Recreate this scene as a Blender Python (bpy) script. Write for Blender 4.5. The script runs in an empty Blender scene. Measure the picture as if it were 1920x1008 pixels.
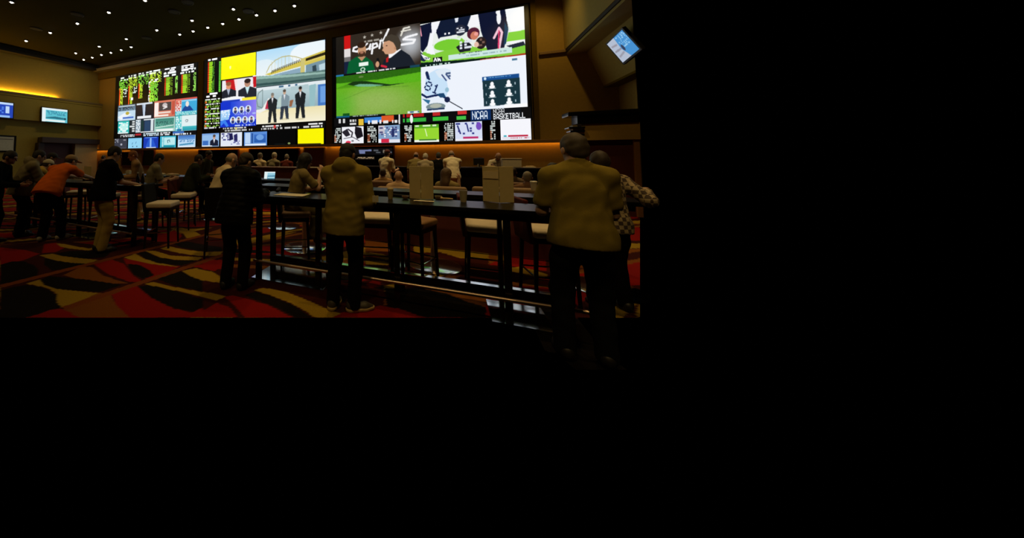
import bpy, math, random
import numpy as np
from mathutils import Vector, Matrix, Euler

random.seed(7)
RNG = np.random.default_rng(11)
scene = bpy.context.scene
COL = scene.collection

# ------------------------------------------------------------------ view settings
scene.view_settings.view_transform = 'Standard'
scene.view_settings.look = 'None'
scene.view_settings.exposure = 0.0
scene.view_settings.gamma = 1.0
scene.view_settings.use_curve_mapping = False
scene.cycles.use_denoising = True
scene.cycles.max_bounces = 6
scene.cycles.sample_clamp_indirect = 3.0
world = bpy.data.worlds.new('World')
scene.world = world
world.use_nodes = True
world.node_tree.nodes['Background'].inputs[0].default_value = (0, 0, 0, 1)
world.node_tree.nodes['Background'].inputs[1].default_value = 0.0

# ------------------------------------------------------------------ camera and measuring
F, CX, HOR, PITCH, YAW, CAMZ = 560.0, 600.0, 297.0, math.radians(3.0), math.radians(24.3), 1.55
PY0 = HOR - F * math.tan(PITCH)
SY, CY = math.sin(YAW), math.cos(YAW)
cam_d = bpy.data.cameras.new('camera')
cam = bpy.data.objects.new('camera', cam_d)
COL.objects.link(cam)
cam.location = (0, 0, CAMZ)
cam.rotation_euler = (math.pi / 2 + PITCH, 0, YAW)
cam_d.sensor_fit = 'HORIZONTAL'
cam_d.sensor_width = 36.0
cam_d.lens = 36.0 * F / 1920.0
cam_d.shift_x = (960 - CX) / 1920.0
cam_d.shift_y = (PY0 - 504) / 1920.0
cam_d.clip_start = 0.05
cam_d.clip_end = 200
scene.camera = cam


def ray(px, py):
    u, v = (px - CX) / F, (PY0 - py) / F
    fw = math.cos(PITCH) - v * math.sin(PITCH)
    up = math.sin(PITCH) + v * math.cos(PITCH)
    t, w = u / fw, up / fw
    return Vector((t * CY - SY, t * SY + CY, w))


def at(px, py, x=None, y=None, z=None, d=None):
    """point of the place seen at a picture point, on a plane of the room or at a distance"""
    r = ray(px, py)
    if d is not None: s = d
    elif y is not None: s = y / r.y
    elif x is not None: s = x / r.x
    else: s = (z - CAMZ) / r.z
    return Vector((0, 0, CAMZ)) + r * s


# ------------------------------------------------------------------ materials
MATS = {}


def srgb(r, g, b):
    f = lambda c: (c / 255 / 12.92) if c / 255 <= .04045 else ((c / 255 + .055) / 1.055) ** 2.4
    return (f(r), f(g), f(b))


def mat(name, col, rough=.6, metal=0., var=.12, scale=12., bump=0., bscale=60., spec=.5, emit=0., ecol=None):
    if name in MATS: return MATS[name]
    m = bpy.data.materials.new(name)
    m.use_nodes = True
    nt = m.node_tree
    b = nt.nodes['Principled BSDF']
    b.inputs['Roughness'].default_value = rough
    b.inputs['Metallic'].default_value = metal
    b.inputs['Specular IOR Level'].default_value = spec
    tc = nt.nodes.new('ShaderNodeTexCoord')
    if var > 0:
        n = nt.nodes.new('ShaderNodeTexNoise')
        n.inputs['Scale'].default_value = scale
        n.inputs['Detail'].default_value = 3
        nt.links.new(tc.outputs['Object'], n.inputs['Vector'])
        mx = nt.nodes.new('ShaderNodeMix')
        mx.data_type = 'RGBA'
        mx.inputs[6].default_value = (*[c * (1 - var) for c in col], 1)
        mx.inputs[7].default_value = (*[min(1, c * (1 + var)) for c in col], 1)
        nt.links.new(n.outputs['Fac'], mx.inputs[0])
        nt.links.new(mx.outputs[2], b.inputs['Base Color'])
    else:
        b.inputs['Base Color'].default_value = (*col, 1)
    if bump > 0:
        n2 = nt.nodes.new('ShaderNodeTexNoise')
        n2.inputs['Scale'].default_value = bscale
        nt.links.new(tc.outputs['Object'], n2.inputs['Vector'])
        bp = nt.nodes.new('ShaderNodeBump')
        bp.inputs['Strength'].default_value = bump
        bp.inputs['Distance'].default_value = .01
        nt.links.new(n2.outputs['Fac'], bp.inputs['Height'])
        nt.links.new(bp.outputs['Normal'], b.inputs['Normal'])
    if emit > 0:
        b.inputs['Emission Color'].default_value = (*(ecol or col), 1)
        b.inputs['Emission Strength'].default_value = emit
    MATS[name] = m
    return m


def attr_mat(name, kind):
    """colour read from the mesh's own colour layer: a lit screen, or a woven carpet"""
    m = bpy.data.materials.new(name)
    m.use_nodes = True
    nt = m.node_tree
    a = nt.nodes.new('ShaderNodeVertexColor')
    a.layer_name = 'Col'
    b = nt.nodes['Principled BSDF']
    if kind == 'screen':
        b.inputs['Base Color'].default_value = (.01, .01, .01, 1)
        b.inputs['Roughness'].default_value = .35
        nt.links.new(a.outputs['Color'], b.inputs['Emission Color'])
        b.inputs['Emission Strength'].default_value = 1.0
    else:
        n = nt.nodes.new('ShaderNodeTexNoise')
        n.inputs['Scale'].default_value = 90
        tc = nt.nodes.new('ShaderNodeTexCoord')
        nt.links.new(tc.outputs['Object'], n.inputs['Vector'])
        mp = nt.nodes.new('ShaderNodeMapRange')
        mp.inputs['To Min'].default_value = .6
        mp.inputs['To Max'].default_value = 1.3
        nt.links.new(n.outputs['Fac'], mp.inputs['Value'])
        mx = nt.nodes.new('ShaderNodeMix')
        mx.data_type = 'RGBA'
        mx.blend_type = 'MULTIPLY'
        mx.inputs[0].default_value = 1
        nt.links.new(a.outputs['Color'], mx.inputs[6])
        nt.links.new(mp.outputs['Result'], mx.inputs[7])
        nt.links.new(mx.outputs[2], b.inputs['Base Color'])
        b.inputs['Roughness'].default_value = .95
        b.inputs['Specular IOR Level'].default_value = .1
        bp = nt.nodes.new('ShaderNodeBump')
        bp.inputs['Strength'].default_value = .3
        bp.inputs['Distance'].default_value = .01
        nt.links.new(n.outputs['Fac'], bp.inputs['Height'])
        nt.links.new(bp.outputs['Normal'], b.inputs['Normal'])
    return m


SCREEN = attr_mat('lit_screen', 'screen')

# ------------------------------------------------------------------ tagging, building
def tag(o, label=None, cat=None, group=None, kind=None):
    if label: o['label'] = label
    if cat: o['category'] = cat
    if group: o['group'] = group
    if kind: o['kind'] = kind
    return o


def empty(name, loc=(0, 0, 0), rz=0., label=None, cat=None, group=None):
    o = bpy.data.objects.new(name, None)
    o.empty_display_size = .1
    COL.objects.link(o)
    o.location = loc
    o.rotation_euler = (0, 0, rz)
    return tag(o, label, cat, group)


def link(name, me, material, parent=None):
    o = bpy.data.objects.new(name, me)
    COL.objects.link(o)
    if material: me.materials.append(material)
    if parent is not None: o.parent = parent
    return o


def np_mesh(name, V, Q, smooth=True):
    me = bpy.data.meshes.new(name)
    n, m = len(V), len(Q)
    me.vertices.add(n)
    me.vertices.foreach_set('co', np.asarray(V, np.float32).ravel())
    me.loops.add(m * 4)
    me.loops.foreach_set('vertex_index', np.asarray(Q, np.int32).ravel())
    me.polygons.add(m)
    me.polygons.foreach_set('loop_start', np.arange(0, m * 4, 4, dtype=np.int32))
    if smooth: me.polygons.foreach_set('use_smooth', np.ones(m, bool))
    me.update(calc_edges=True)
    me.validate()
    return me


class MB:
    def __init__(s):
        s.v, s.f = [], []

    def box(s, x0, x1, y0, y1, z0, z1):
        b = len(s.v)
        s.v += [(x, y, z) for z in (z0, z1) for y in (y0, y1) for x in (x0, x1)]
        s.f += [tuple(b + i for i in q) for q in ((0, 2, 3, 1), (4, 5, 7, 6), (0, 1, 5, 4), (2, 6, 7, 3), (0, 4, 6, 2), (1, 3, 7, 5))]
        return s

    def hexa(s, pts):
        """eight corners ordered as box() orders them"""
        b = len(s.v)
        s.v += [tuple(p) for p in pts]
        s.f += [tuple(b + i for i in q) for q in ((0, 2, 3, 1), (4, 5, 7, 6), (0, 1, 5, 4), (2, 6, 7, 3), (0, 4, 6, 2), (1, 3, 7, 5))]
        return s

    def tube(s, pts, r, n=10, r2=None):
        pts = [Vector(p) for p in pts]
        b = len(s.v)
        m = len(pts)
        for i, p in enumerate(pts):
            d = (pts[min(i + 1, m - 1)] - pts[max(i - 1, 0)]).normalized()
            a = d.cross(Vector((0, 0, 1)))
            if a.length < 1e-3: a = Vector((1, 0, 0))
            a.normalize()
            c = d.cross(a)
            rr = r if r2 is None else r + (r2 - r) * i / (m - 1)
            for k in range(n):
                t = 2 * math.pi * k / n
                s.v.append(tuple(p + a * math.cos(t) * rr + c * math.sin(t) * rr))
        for i in range(m - 1):
            for k in range(n):
                s.f.append((b + i * n + k, b + i * n + (k + 1) % n, b + (i + 1) * n + (k + 1) % n, b + (i + 1) * n + k))
        s.f.append(tuple(b + k for k in range(n))[::-1])
        s.f.append(tuple(b + (m - 1) * n + k for k in range(n)))
        return s

    def lathe(s, prof, n=24, c=(0, 0)):
        b = len(s.v)
        m = len(prof)
        for r, z in prof:
            for k in range(n):
                t = 2 * math.pi * k / n
                s.v.append((c[0] + r * math.cos(t), c[1] + r * math.sin(t), z))
        for i in range(m - 1):
            for k in range(n):
                s.f.append((b + i * n + k, b + i * n + (k + 1) % n, b + (i + 1) * n + (k + 1) % n, b + (i + 1) * n + k))
        s.f.append(tuple(b + k for k in range(n))[::-1])
        s.f.append(tuple(b + (m - 1) * n + k for k in range(n)))
        return s

    def prism(s, poly, y0, y1, axis='y'):
        b = len(s.v)
        n = len(poly)
        for yy in (y0, y1):
            for (p, q) in poly:
                s.v.append((p, yy, q) if axis == 'y' else ((yy, p, q) if axis == 'x' else (p, q, yy)))
        s.f.append(tuple(b + i for i in range(n)))
        s.f.append(tuple(b + n + i for i in range(n))[::-1])
        for i in range(n):
            j = (i + 1) % n
            s.f.append((b + i, b + n + i, b + n + j, b + j))
        return s

    def build(s, name, material, parent=None, bevel=0., smooth=False, seg=2):
        me = bpy.data.meshes.new(name)
        me.from_pydata(s.v, [], s.f)
        import bmesh
        bm = bmesh.new()
        bm.from_mesh(me)
        bmesh.ops.recalc_face_normals(bm, faces=bm.faces)
        bm.to_mesh(me)
        bm.free()
        if smooth:
            me.polygons.foreach_set('use_smooth', np.ones(len(me.polygons), bool))
            try: me.set_sharp_from_angle(angle=math.radians(40))
            except Exception: pass
        o = link(name, me, material, parent)
        if bevel > 0:
            md = o.modifiers.new('bevel', 'BEVEL')
            md.width = bevel
            md.segments = seg
            md.limit_method = 'ANGLE'
        return o


def copy_tree(o, parent=None):
    c = o.copy()
    COL.objects.link(c)
    if parent is not None: c.parent = parent
    for ch in o.children: copy_tree(ch, c)
    return c


# ------------------------------------------------------------------ lit pictures
FONT = {k: v for k, v in [t.split(':') for t in (
    '0:3E5149453E 1:00427F4000 2:4261514946 3:2141454B31 4:1814127F10 5:2745454539 6:3C4A494930 7:0171090503 8:3649494936 9:064949291E '
    'A:7E1111117E B:7F49494936 C:3E41414122 D:7F4141221C E:7F49494941 F:7F09090901 G:3E4149497A H:7F0808087F I:00417F4100 J:2040413F01 '
    'K:7F08142241 L:7F40404040 M:7F020C027F N:7F0408107F O:3E4141413E P:7F09090906 Q:3E4151215E R:7F09192946 S:4649494931 T:01017F0101 '
    'U:3F4040403F V:1F2040201F W:3F4038403F X:6314081463 Y:0708700807 Z:6151494543 -:0808080808').split(' ')]}


class Canvas:
    """a picture in fractions of its width (0-1) and height (0 top - 1 bottom), sRGB 0-255"""
    def __init__(s, w, h, bg=(0, 0, 0)):
        s.w, s.h = int(w), int(h)
        s.a = np.zeros((s.h, s.w, 3))
        s.a[:] = bg
        s.yy, s.xx = np.mgrid[0:s.h, 0:s.w]
        s.u = (s.xx + .5) / s.w
        s.v = (s.yy + .5) / s.h
        s.asp = s.w / s.h

    def put(s, m, c, al=1.):
        s.a[m] = s.a[m] * (1 - al) + np.array(c) * al

    def rect(s, x0, y0, x1, y1, c, al=1.):
        s.put((s.u >= x0) & (s.u <= x1) & (s.v >= y0) & (s.v <= y1), c, al)

    def grad(s, x0, y0, x1, y1, c0, c1, horiz=False):
        m = (s.u >= x0) & (s.u <= x1) & (s.v >= y0) & (s.v <= y1)
        t = ((s.u - x0) / (x1 - x0) if horiz else (s.v - y0) / (y1 - y0))[m][:, None]
        s.a[m] = np.array(c0) * (1 - t) + np.array(c1) * t

    def ell(s, cx, cy, rx, ry, c, al=1., rot=0.):
        dx, dy = (s.u - cx) * s.asp, s.v - cy
        cr, sr = math.cos(rot), math.sin(rot)
        X, Y = dx * cr + dy * sr, -dx * sr + dy * cr
        s.put((X / (rx * s.asp)) ** 2 + (Y / ry) ** 2 <= 1, c, al)

    def glow(s, cx, cy, rx, ry, c, al=1.):
        d = ((s.u - cx) / rx) ** 2 + ((s.v - cy) / ry) ** 2
        w = (np.clip(1 - d, 0, 1) ** 1.5 * al)[..., None]
        s.a = s.a * (1 - w) + np.array(c) * w

    def poly(s, pts, c, al=1.):
        m = np.zeros(s.u.shape, bool)
        n = len(pts)
        for i in range(n):
            (x1, y1), (x2, y2) = pts[i], pts[(i + 1) % n]
            if y1 == y2: continue
            m ^= ((s.v < y1) != (s.v < y2)) & (s.u < x1 + (s.v - y1) / (y2 - y1) * (x2 - x1))
        s.put(m, c, al)

    def line(s, pts, wd, c, al=1.):
        m = np.zeros(s.u.shape, bool)
        for (x1, y1), (x2, y2) in zip(pts, pts[1:]):
            ax, ay = (x2 - x1) * s.asp, y2 - y1
            px, py = (s.u - x1) * s.asp, s.v - y1
            t = np.clip((px * ax + py * ay) / (ax * ax + ay * ay + 1e-9), 0, 1)
            m |= (px - t * ax) ** 2 + (py - t * ay) ** 2 < (wd / 2) ** 2
        s.put(m, c, al)

    def text(s, txt, x, y, hgt, c, wide=1., slant=0., rot=0.):
        ph = hgt / 7
        pw = ph / s.asp * wide
        du, dv = (s.u - x) * s.asp, s.v - y
        cr, sr = math.cos(rot), math.sin(rot)
        X, Y = (du * cr + dv * sr) / s.asp, -du * sr + dv * cr
        gy = np.floor(Y / ph).astype(int)
        gx = np.floor((X + slant * (Y - hgt) / s.asp) / pw).astype(int)
        ci, cc = gx // 6, gx % 6
        m = np.zeros(s.u.shape, bool)
        for i, ch in enumerate(txt.upper()):
            if ch not in FONT: continue
            cols = [int(FONT[ch][2 * k:2 * k + 2], 16) for k in range(5)] + [0]
            ok = (ci == i) & (gy >= 0) & (gy < 7)
            m[ok] |= ((np.array(cols)[cc[ok]] >> gy[ok]) & 1).astype(bool)
        s.put(m, c)

    def scribble(s, x0, y0, x1, y1, c, rows=1, fill=.62, cell=.5, seed=1):
        """lines of lettering too small to read in the photograph"""
        r = np.random.default_rng(seed)
        hgt = (y1 - y0) / rows
        nx = max(2, int((x1 - x0) * s.asp / (hgt * cell)))
        pat = r.random((rows, nx)) < fill
        m = (s.u >= x0) & (s.u < x1) & (s.v >= y0) & (s.v < y1)
        ry = np.clip(((s.v[m] - y0) / hgt).astype(int), 0, rows - 1)
        rx = np.clip(((s.u[m] - x0) / (x1 - x0) * nx).astype(int), 0, nx - 1)
        inrow = ((s.v[m] - y0) / hgt % 1) < .72
        ok = pat[ry, rx] & inrow
        idx = np.argwhere(m)[ok]
        s.a[idx[:, 0], idx[:, 1]] = c

    def noise(s, amp, seed=1, size=4):
        r = np.random.default_rng(seed)
        g = r.normal(0, 1, (s.h // size + 2, s.w // size + 2))
        s.a += np.kron(g, np.ones((size, size)))[:s.h, :s.w, None] * amp

    def blur(s, n=1):
        for _ in range(n):
            p = np.pad(s.a, ((1, 1), (1, 1), (0, 0)), 'edge')
            s.a = (p[1:-1, 1:-1] * 2 + p[:-2, 1:-1] + p[2:, 1:-1] + p[1:-1, :-2] + p[1:-1, 2:]) / 6

    def man(s, x, y, h, suit=(20, 22, 32), skin=(190, 140, 110), hair=(40, 28, 20), shirt=(235, 235, 240), wide=1.):
        """a presenter seen on the screen: head at x, y (top), h = height of head and shoulders"""
        k = h / s.asp * wide
        s.poly([(x - .42 * k, y + h), (x - .4 * k, y + .55 * h), (x - .12 * k, y + .4 * h), (x + .12 * k, y + .4 * h), (x + .4 * k, y + .55 * h), (x + .42 * k, y + h)], suit)
        s.poly([(x - .1 * k, y + .4 * h), (x + .1 * k, y + .4 * h), (x, y + .8 * h)], shirt)
        s.ell(x, y + .22 * h, .13 * k, .2 * h, skin)
        s.ell(x, y + .1 * h, .14 * k, .12 * h, hair)

    def standing(s, x, y0, y1, suit=(25, 28, 36), skin=(190, 150, 125), hair=(50, 40, 30), legs=None):
        h = y1 - y0
        k = h / s.asp
        legs = legs or suit
        s.poly([(x - .12 * k, y0 + .5 * h), (x + .12 * k, y0 + .5 * h), (x + .15 * k, y1), (x + .06 * k, y1), (x, y0 + .6 * h), (x - .06 * k, y1), (x - .15 * k, y1)], legs)
        s.poly([(x - .17 * k, y0 + .25 * h), (x - .05 * k, y0 + .16 * h), (x + .05 * k, y0 + .16 * h), (x + .17 * k, y0 + .25 * h), (x + .14 * k, y0 + .56 * h), (x - .14 * k, y0 + .56 * h)], suit)
        s.poly([(x - .035 * k, y0 + .17 * h), (x + .035 * k, y0 + .17 * h), (x, y0 + .36 * h)], (230, 230, 235))
        s.ell(x, y0 + .09 * h, .05 * k, .08 * h, skin)
        s.ell(x, y0 + .045 * h, .053 * k, .05 * h, hair)


def picture(name, cv, X0, X1, z0, z1, Y, parent, gain=1., mtx=None):
    """the canvas becomes a fine grid of coloured points facing -Y (or placed by mtx)"""
    w, h = cv.w, cv.h
    a = np.clip(cv.a, 0, 255) / 255
    lin = np.where(a <= .04045, a / 12.92, ((a + .055) / 1.055) ** 2.4) * gain
    gx, gz = np.meshgrid(np.linspace(X0, X1, w), np.linspace(z1, z0, h))
    V = np.stack([gx, np.full_like(gx, Y), gz], -1).reshape(-1, 3)
    i = np.arange(w * h).reshape(h, w)
    Q = np.stack([i[:-1, :-1], i[1:, :-1], i[1:, 1:], i[:-1, 1:]], -1).reshape(-1, 4)
    me = np_mesh(name, V, Q, False)
    ca = me.color_attributes.new('Col', 'FLOAT_COLOR', 'POINT')
    ca.data.foreach_set('color', np.concatenate([lin.reshape(-1, 3), np.ones((w * h, 1))], 1).astype(np.float32).ravel())
    o = link(name, me, SCREEN, parent)
    if mtx is not None: o.matrix_local = mtx
    return o
# ================================================================== THE ROOM
W = 13.0
CEIL = 8.2
OLIVE = mat('olive_plaster', (.38, .28, .05), .85, bump=.1)
AMBER = mat('amber_plaster', (.42, .26, .04), .85, bump=.1)
BROWN = mat('brown_panelling', (.16, .10, .004), .9, spec=.03)
DARKWOOD = mat('dark_stained_wood', (.045, .02, .012), .45)
BLACKWOOD = mat('black_lacquered_wood', (.006, .005, .004), .15, spec=.25)
BLACKPL = mat('black_plastic', (.012, .012, .013), .4)
CEILM = mat('dark_olive_ceiling', (.034, .029, .004), .95, spec=.05)
DARK_TRIM_SHADE = mat('dark_trim_and_shade', (.02, .015, .01), .8)  # dark trim colour, also standing in for recess shade
STRIPM = mat('grey_painted_moulding', (.28, .25, .18), .6)
MAROON = mat('maroon_wood', (.10, .022, .014), .5)
CREAM = mat('cream_panel', (.50, .40, .22), .7)
CHROME = mat('polished_steel', (.75, .78, .78), .12, 1., var=.03)
COPPER = mat('worn_copper_rail', (.85, .62, .46), .42, 1., var=.05)
GLOW = mat('amber_light_strip', (1., .55, .08), .5, var=0, emit=42.0, ecol=(1., .55, .05))
GLOWO = mat('orange_light_strip', (1., .45, .08), .5, var=0, emit=6.0, ecol=(1., .42, .06))

# ---- carpet: one woven floor with leaf and ribbon shapes
TAN, RED, ORA, MAR, BLK = (.28, .17, .010), (.20, .0035, .001), (.165, .05, .003), (.033, .003, .001), (.004, .002, .001)


def base_pattern(X, Y):
    C = np.empty(X.shape + (3,))
    C[:] = MAR
    a = X * .72 + Y * .69
    b = -X * .69 + Y * .72
    band = (b / 1.35) % 1.0
    ci = np.floor(b / 1.35)
    ph = ci * 1.7
    w1 = np.sin(a * 2.1 + ph) * .28 + np.sin(a * .9 + ph * 2.3) * .22
    v = (band * 2 - 1 + w1)
    C[v > .35] = RED
    C[(v > -.15) & (v < .05)] = TAN
    C[(v > -.62) & (v < -.42)] = ORA
    w2 = np.sin(a * 1.6 + ph * 1.3 + 1.0)
    C[(np.abs(v - .62) < .2 * np.clip(w2, 0, 1))] = BLK
    C[(np.abs(v + .28) < .16 * np.clip(-w2, 0, 1))] = TAN
    C[(band < .07)] = ORA
    return C


def zp(pts, sc, ox, oy):
    """outline of a carpet motif, taken in a magnified view of the photo and laid on the floor"""
    out = []
    for x, y in pts:
        p = at(ox + x / sc, oy + y / sc, z=0)
        out.append((p.x, p.y))
    return out


A_ = (4.571, 0, 400); B_ = (5.647, 380, 440); C_ = (4.383, 680, 380)
MOTIFS = [
    (MAR, A_, [(0, 270), (500, 230), (1000, 290), (1920, 100), (1920, 890), (0, 890)]),
    (RED, A_, [(0, 290), (230, 315), (340, 345), (200, 400), (0, 440)]),
    (BLK, A_, [(0, 440), (100, 410), (200, 410), (290, 440), (330, 480), (320, 530), (150, 585), (0, 605)]),
    (BLK, A_, [(380, 380), (520, 400), (760, 430), (560, 470), (450, 490), (380, 440)]),
    (RED, A_, [(360, 340), (380, 260), (480, 250), (560, 290), (480, 330)]),
    (TAN, A_, [(480, 255), (560, 262), (640, 280), (760, 300), (860, 282), (760, 318), (600, 300), (520, 285)]),
    (BLK, A_, [(470, 345), (600, 320), (850, 318), (960, 320), (900, 375), (720, 388), (560, 372)]),
    (TAN, A_, [(340, 357), (450, 345), (560, 368), (680, 382), (845, 398), (750, 428), (640, 425), (540, 412), (430, 392)]),
    (ORA, A_, [(540, 530), (700, 452), (790, 460), (880, 530), (1090, 598), (880, 600), (700, 570)]),
    (RED, A_, [(790, 425), (930, 385), (1060, 430), (1140, 530), (1240, 590), (1110, 585), (930, 520)]),
    (RED, A_, [(1060, 385), (1300, 410), (1540, 455), (1400, 520), (1260, 560), (1170, 520), (1080, 430)]),
    (BLK, A_, [(1090, 430), (1200, 440), (1290, 490), (1320, 530), (1230, 560), (1140, 520)]),
    (TAN, A_, [(1060, 378), (1160, 345), (1250, 395), (1540, 458), (1350, 440), (1180, 410)]),
    (BLK, A_, [(1180, 335), (1250, 325), (1340, 370), (1500, 400), (1690, 402), (1560, 445), (1350, 425), (1240, 385)]),
    (TAN, A_, [(1240, 318), (1330, 320), (1460, 360), (1740, 375), (1690, 402), (1500, 396), (1370, 375)]),
    (TAN, A_, [(1370, 300), (1440, 280), (1600, 312), (1760, 330), (1910, 325), (1880, 362), (1700, 362), (1540, 340)]),
    (BLK, A_, [(1480, 255), (1600, 240), (1900, 290), (1900, 322), (1700, 320), (1550, 290)]),
    (RED, A_, [(1210, 165), (1480, 130), (1560, 190), (1520, 240), (1330, 240), (1220, 225)]),
    (TAN, A_, [(1430, 118), (1560, 122), (1680, 160), (1730, 190), (1600, 212), (1570, 170), (1500, 138)]),
    (ORA, A_, [(1740, 180), (1890, 130), (1900, 215), (1800, 200)]),
    (BLK, A_, [(340, 570), (420, 535), (560, 548), (720, 562), (1050, 610), (860, 672), (660, 662), (470, 645), (370, 610)]),
    (TAN, A_, [(220, 600), (340, 565), (380, 612), (470, 645), (660, 664), (845, 682), (700, 745), (530, 808), (485, 765), (490, 690), (410, 638), (300, 615)]),
    (BLK, A_, [(0, 660), (120, 628), (220, 612), (320, 625), (430, 660), (488, 705), (485, 760), (540, 815), (640, 890), (0, 890)]),
    (RED, A_, [(230, 890), (340, 860), (440, 825), (520, 815), (600, 850), (690, 890)]),
    (ORA, A_, [(530, 808), (850, 680), (950, 700), (1000, 790), (1110, 890), (690, 890), (600, 850)]),
    (RED, A_, [(955, 695), (1040, 640), (1180, 625), (1290, 720), (1480, 812), (1640, 850), (1560, 890), (1110, 890), (1000, 790)]),
    (BLK, A_, [(1180, 625), (1290, 612), (1500, 660), (1830, 760), (1650, 845), (1470, 805), (1300, 725)]),
    (RED, A_, [(1640, 850), (1830, 765), (1920, 790), (1920, 890), (1560, 890)]),
    (TAN, A_, [(1235, 603), (1310, 588), (1500, 630), (1700, 668), (1925, 700), (1860, 745), (1650, 690), (1480, 655)]),
    (BLK, A_, [(1340, 560), (1550, 495), (1700, 560), (1920, 610), (1920, 690), (1700, 660), (1500, 620)]),
    (TAN, A_, [(1560, 492), (1680, 468), (1820, 505), (1905, 560), (1905, 612), (1740, 575), (1640, 540)]),
    (RED, A_, [(1640, 455), (1880, 395), (1920, 400), (1920, 520), (1820, 490), (1700, 462)]),
    # between and in front of the standing men
    (MAR, B_, [(190, 330), (560, 390), (1100, 470), (1750, 500), (1920, 520), (1920, 875), (0, 875), (0, 500)]),
    (RED, B_, [(0, 240), (200, 280), (210, 360), (0, 370)]),
    (TAN, B_, [(0, 378), (90, 385), (170, 430), (220, 510), (120, 500), (0, 480)]),
    (TAN, B_, [(0, 600), (120, 622), (250, 650), (150, 692), (60, 670), (0, 655)]),
    (RED, B_, [(230, 655), (330, 640), (480, 680), (700, 745), (860, 830), (960, 875), (450, 875), (330, 740)]),
    (RED, B_, [(0, 800), (150, 720), (290, 770), (370, 875), (0, 875)]),
    (TAN, B_, [(540, 582), (640, 563), (760, 575), (900, 610), (1080, 680), (1260, 760), (1450, 832), (1400, 875), (1190, 875), (1080, 800), (920, 715), (720, 640)]),
    (BLK, B_, [(440, 640), (560, 600), (760, 660), (960, 745), (1120, 850), (1170, 875), (980, 875), (760, 760)]),
    (RED, B_, [(1380, 875), (1470, 825), (1650, 800), (1920, 790), (1920, 875)]),
    (RED, B_, [(1730, 520), (1800, 480), (1880, 490), (1890, 550), (1770, 560)]),
    (BLK, C_, [(180, 700), (480, 700), (760, 760), (1010, 850), (1080, 940), (480, 940), (200, 850)]),
    (RED, C_, [(0, 870), (150, 845), (300, 870), (500, 940), (0, 940)]),
    (ORA, C_, [(490, 705), (640, 715), (830, 725), (1015, 765), (1015, 855), (860, 812), (690, 745)]),
    (RED, C_, [(1015, 765), (1090, 780), (1090, 940), (1015, 940)]),
    (MAR, C_, [(20, 250), (1560, 330), (1560, 640), (20, 560)]),
    (ORA, C_, [(20, 280), (240, 290), (300, 330), (230, 400), (20, 400)]),
    (TAN, C_, [(20, 405), (160, 420), (240, 450), (200, 470), (20, 430)]),
    (TAN, C_, [(25, 475), (180, 480), (230, 500), (200, 512), (25, 505)]),
    (TAN, C_, [(420, 355), (520, 350), (1035, 370), (1035, 460), (800, 455), (640, 405), (420, 410)]),
    (ORA, C_, [(400, 290), (540, 270), (540, 340), (420, 340)]),
    (ORA, C_, [(1035, 370), (1150, 380), (1150, 500), (1035, 500)]),
    (RED, C_, [(1150, 360), (1500, 380), (1510, 560), (1210, 520), (1035, 510), (1150, 450)]),
    (TAN, C_, [(1205, 535), (1290, 525), (1400, 550), (1520, 590), (1520, 612), (1380, 598), (1210, 560)]),
    (ORA, C_, [(1205, 645), (1380, 660), (1560, 680), (1560, 700), (1210, 672)]),
]


def ribbon(p, q, wd):
    d = Vector((q[0] - p[0], q[1] - p[1])).normalized() * wd / 2
    return [(p[0] - d.y, p[1] + d.x), (q[0] - d.y, q[1] + d.x), (q[0] + d.y, q[1] - d.x), (p[0] + d.y, p[1] - d.x)]


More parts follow.
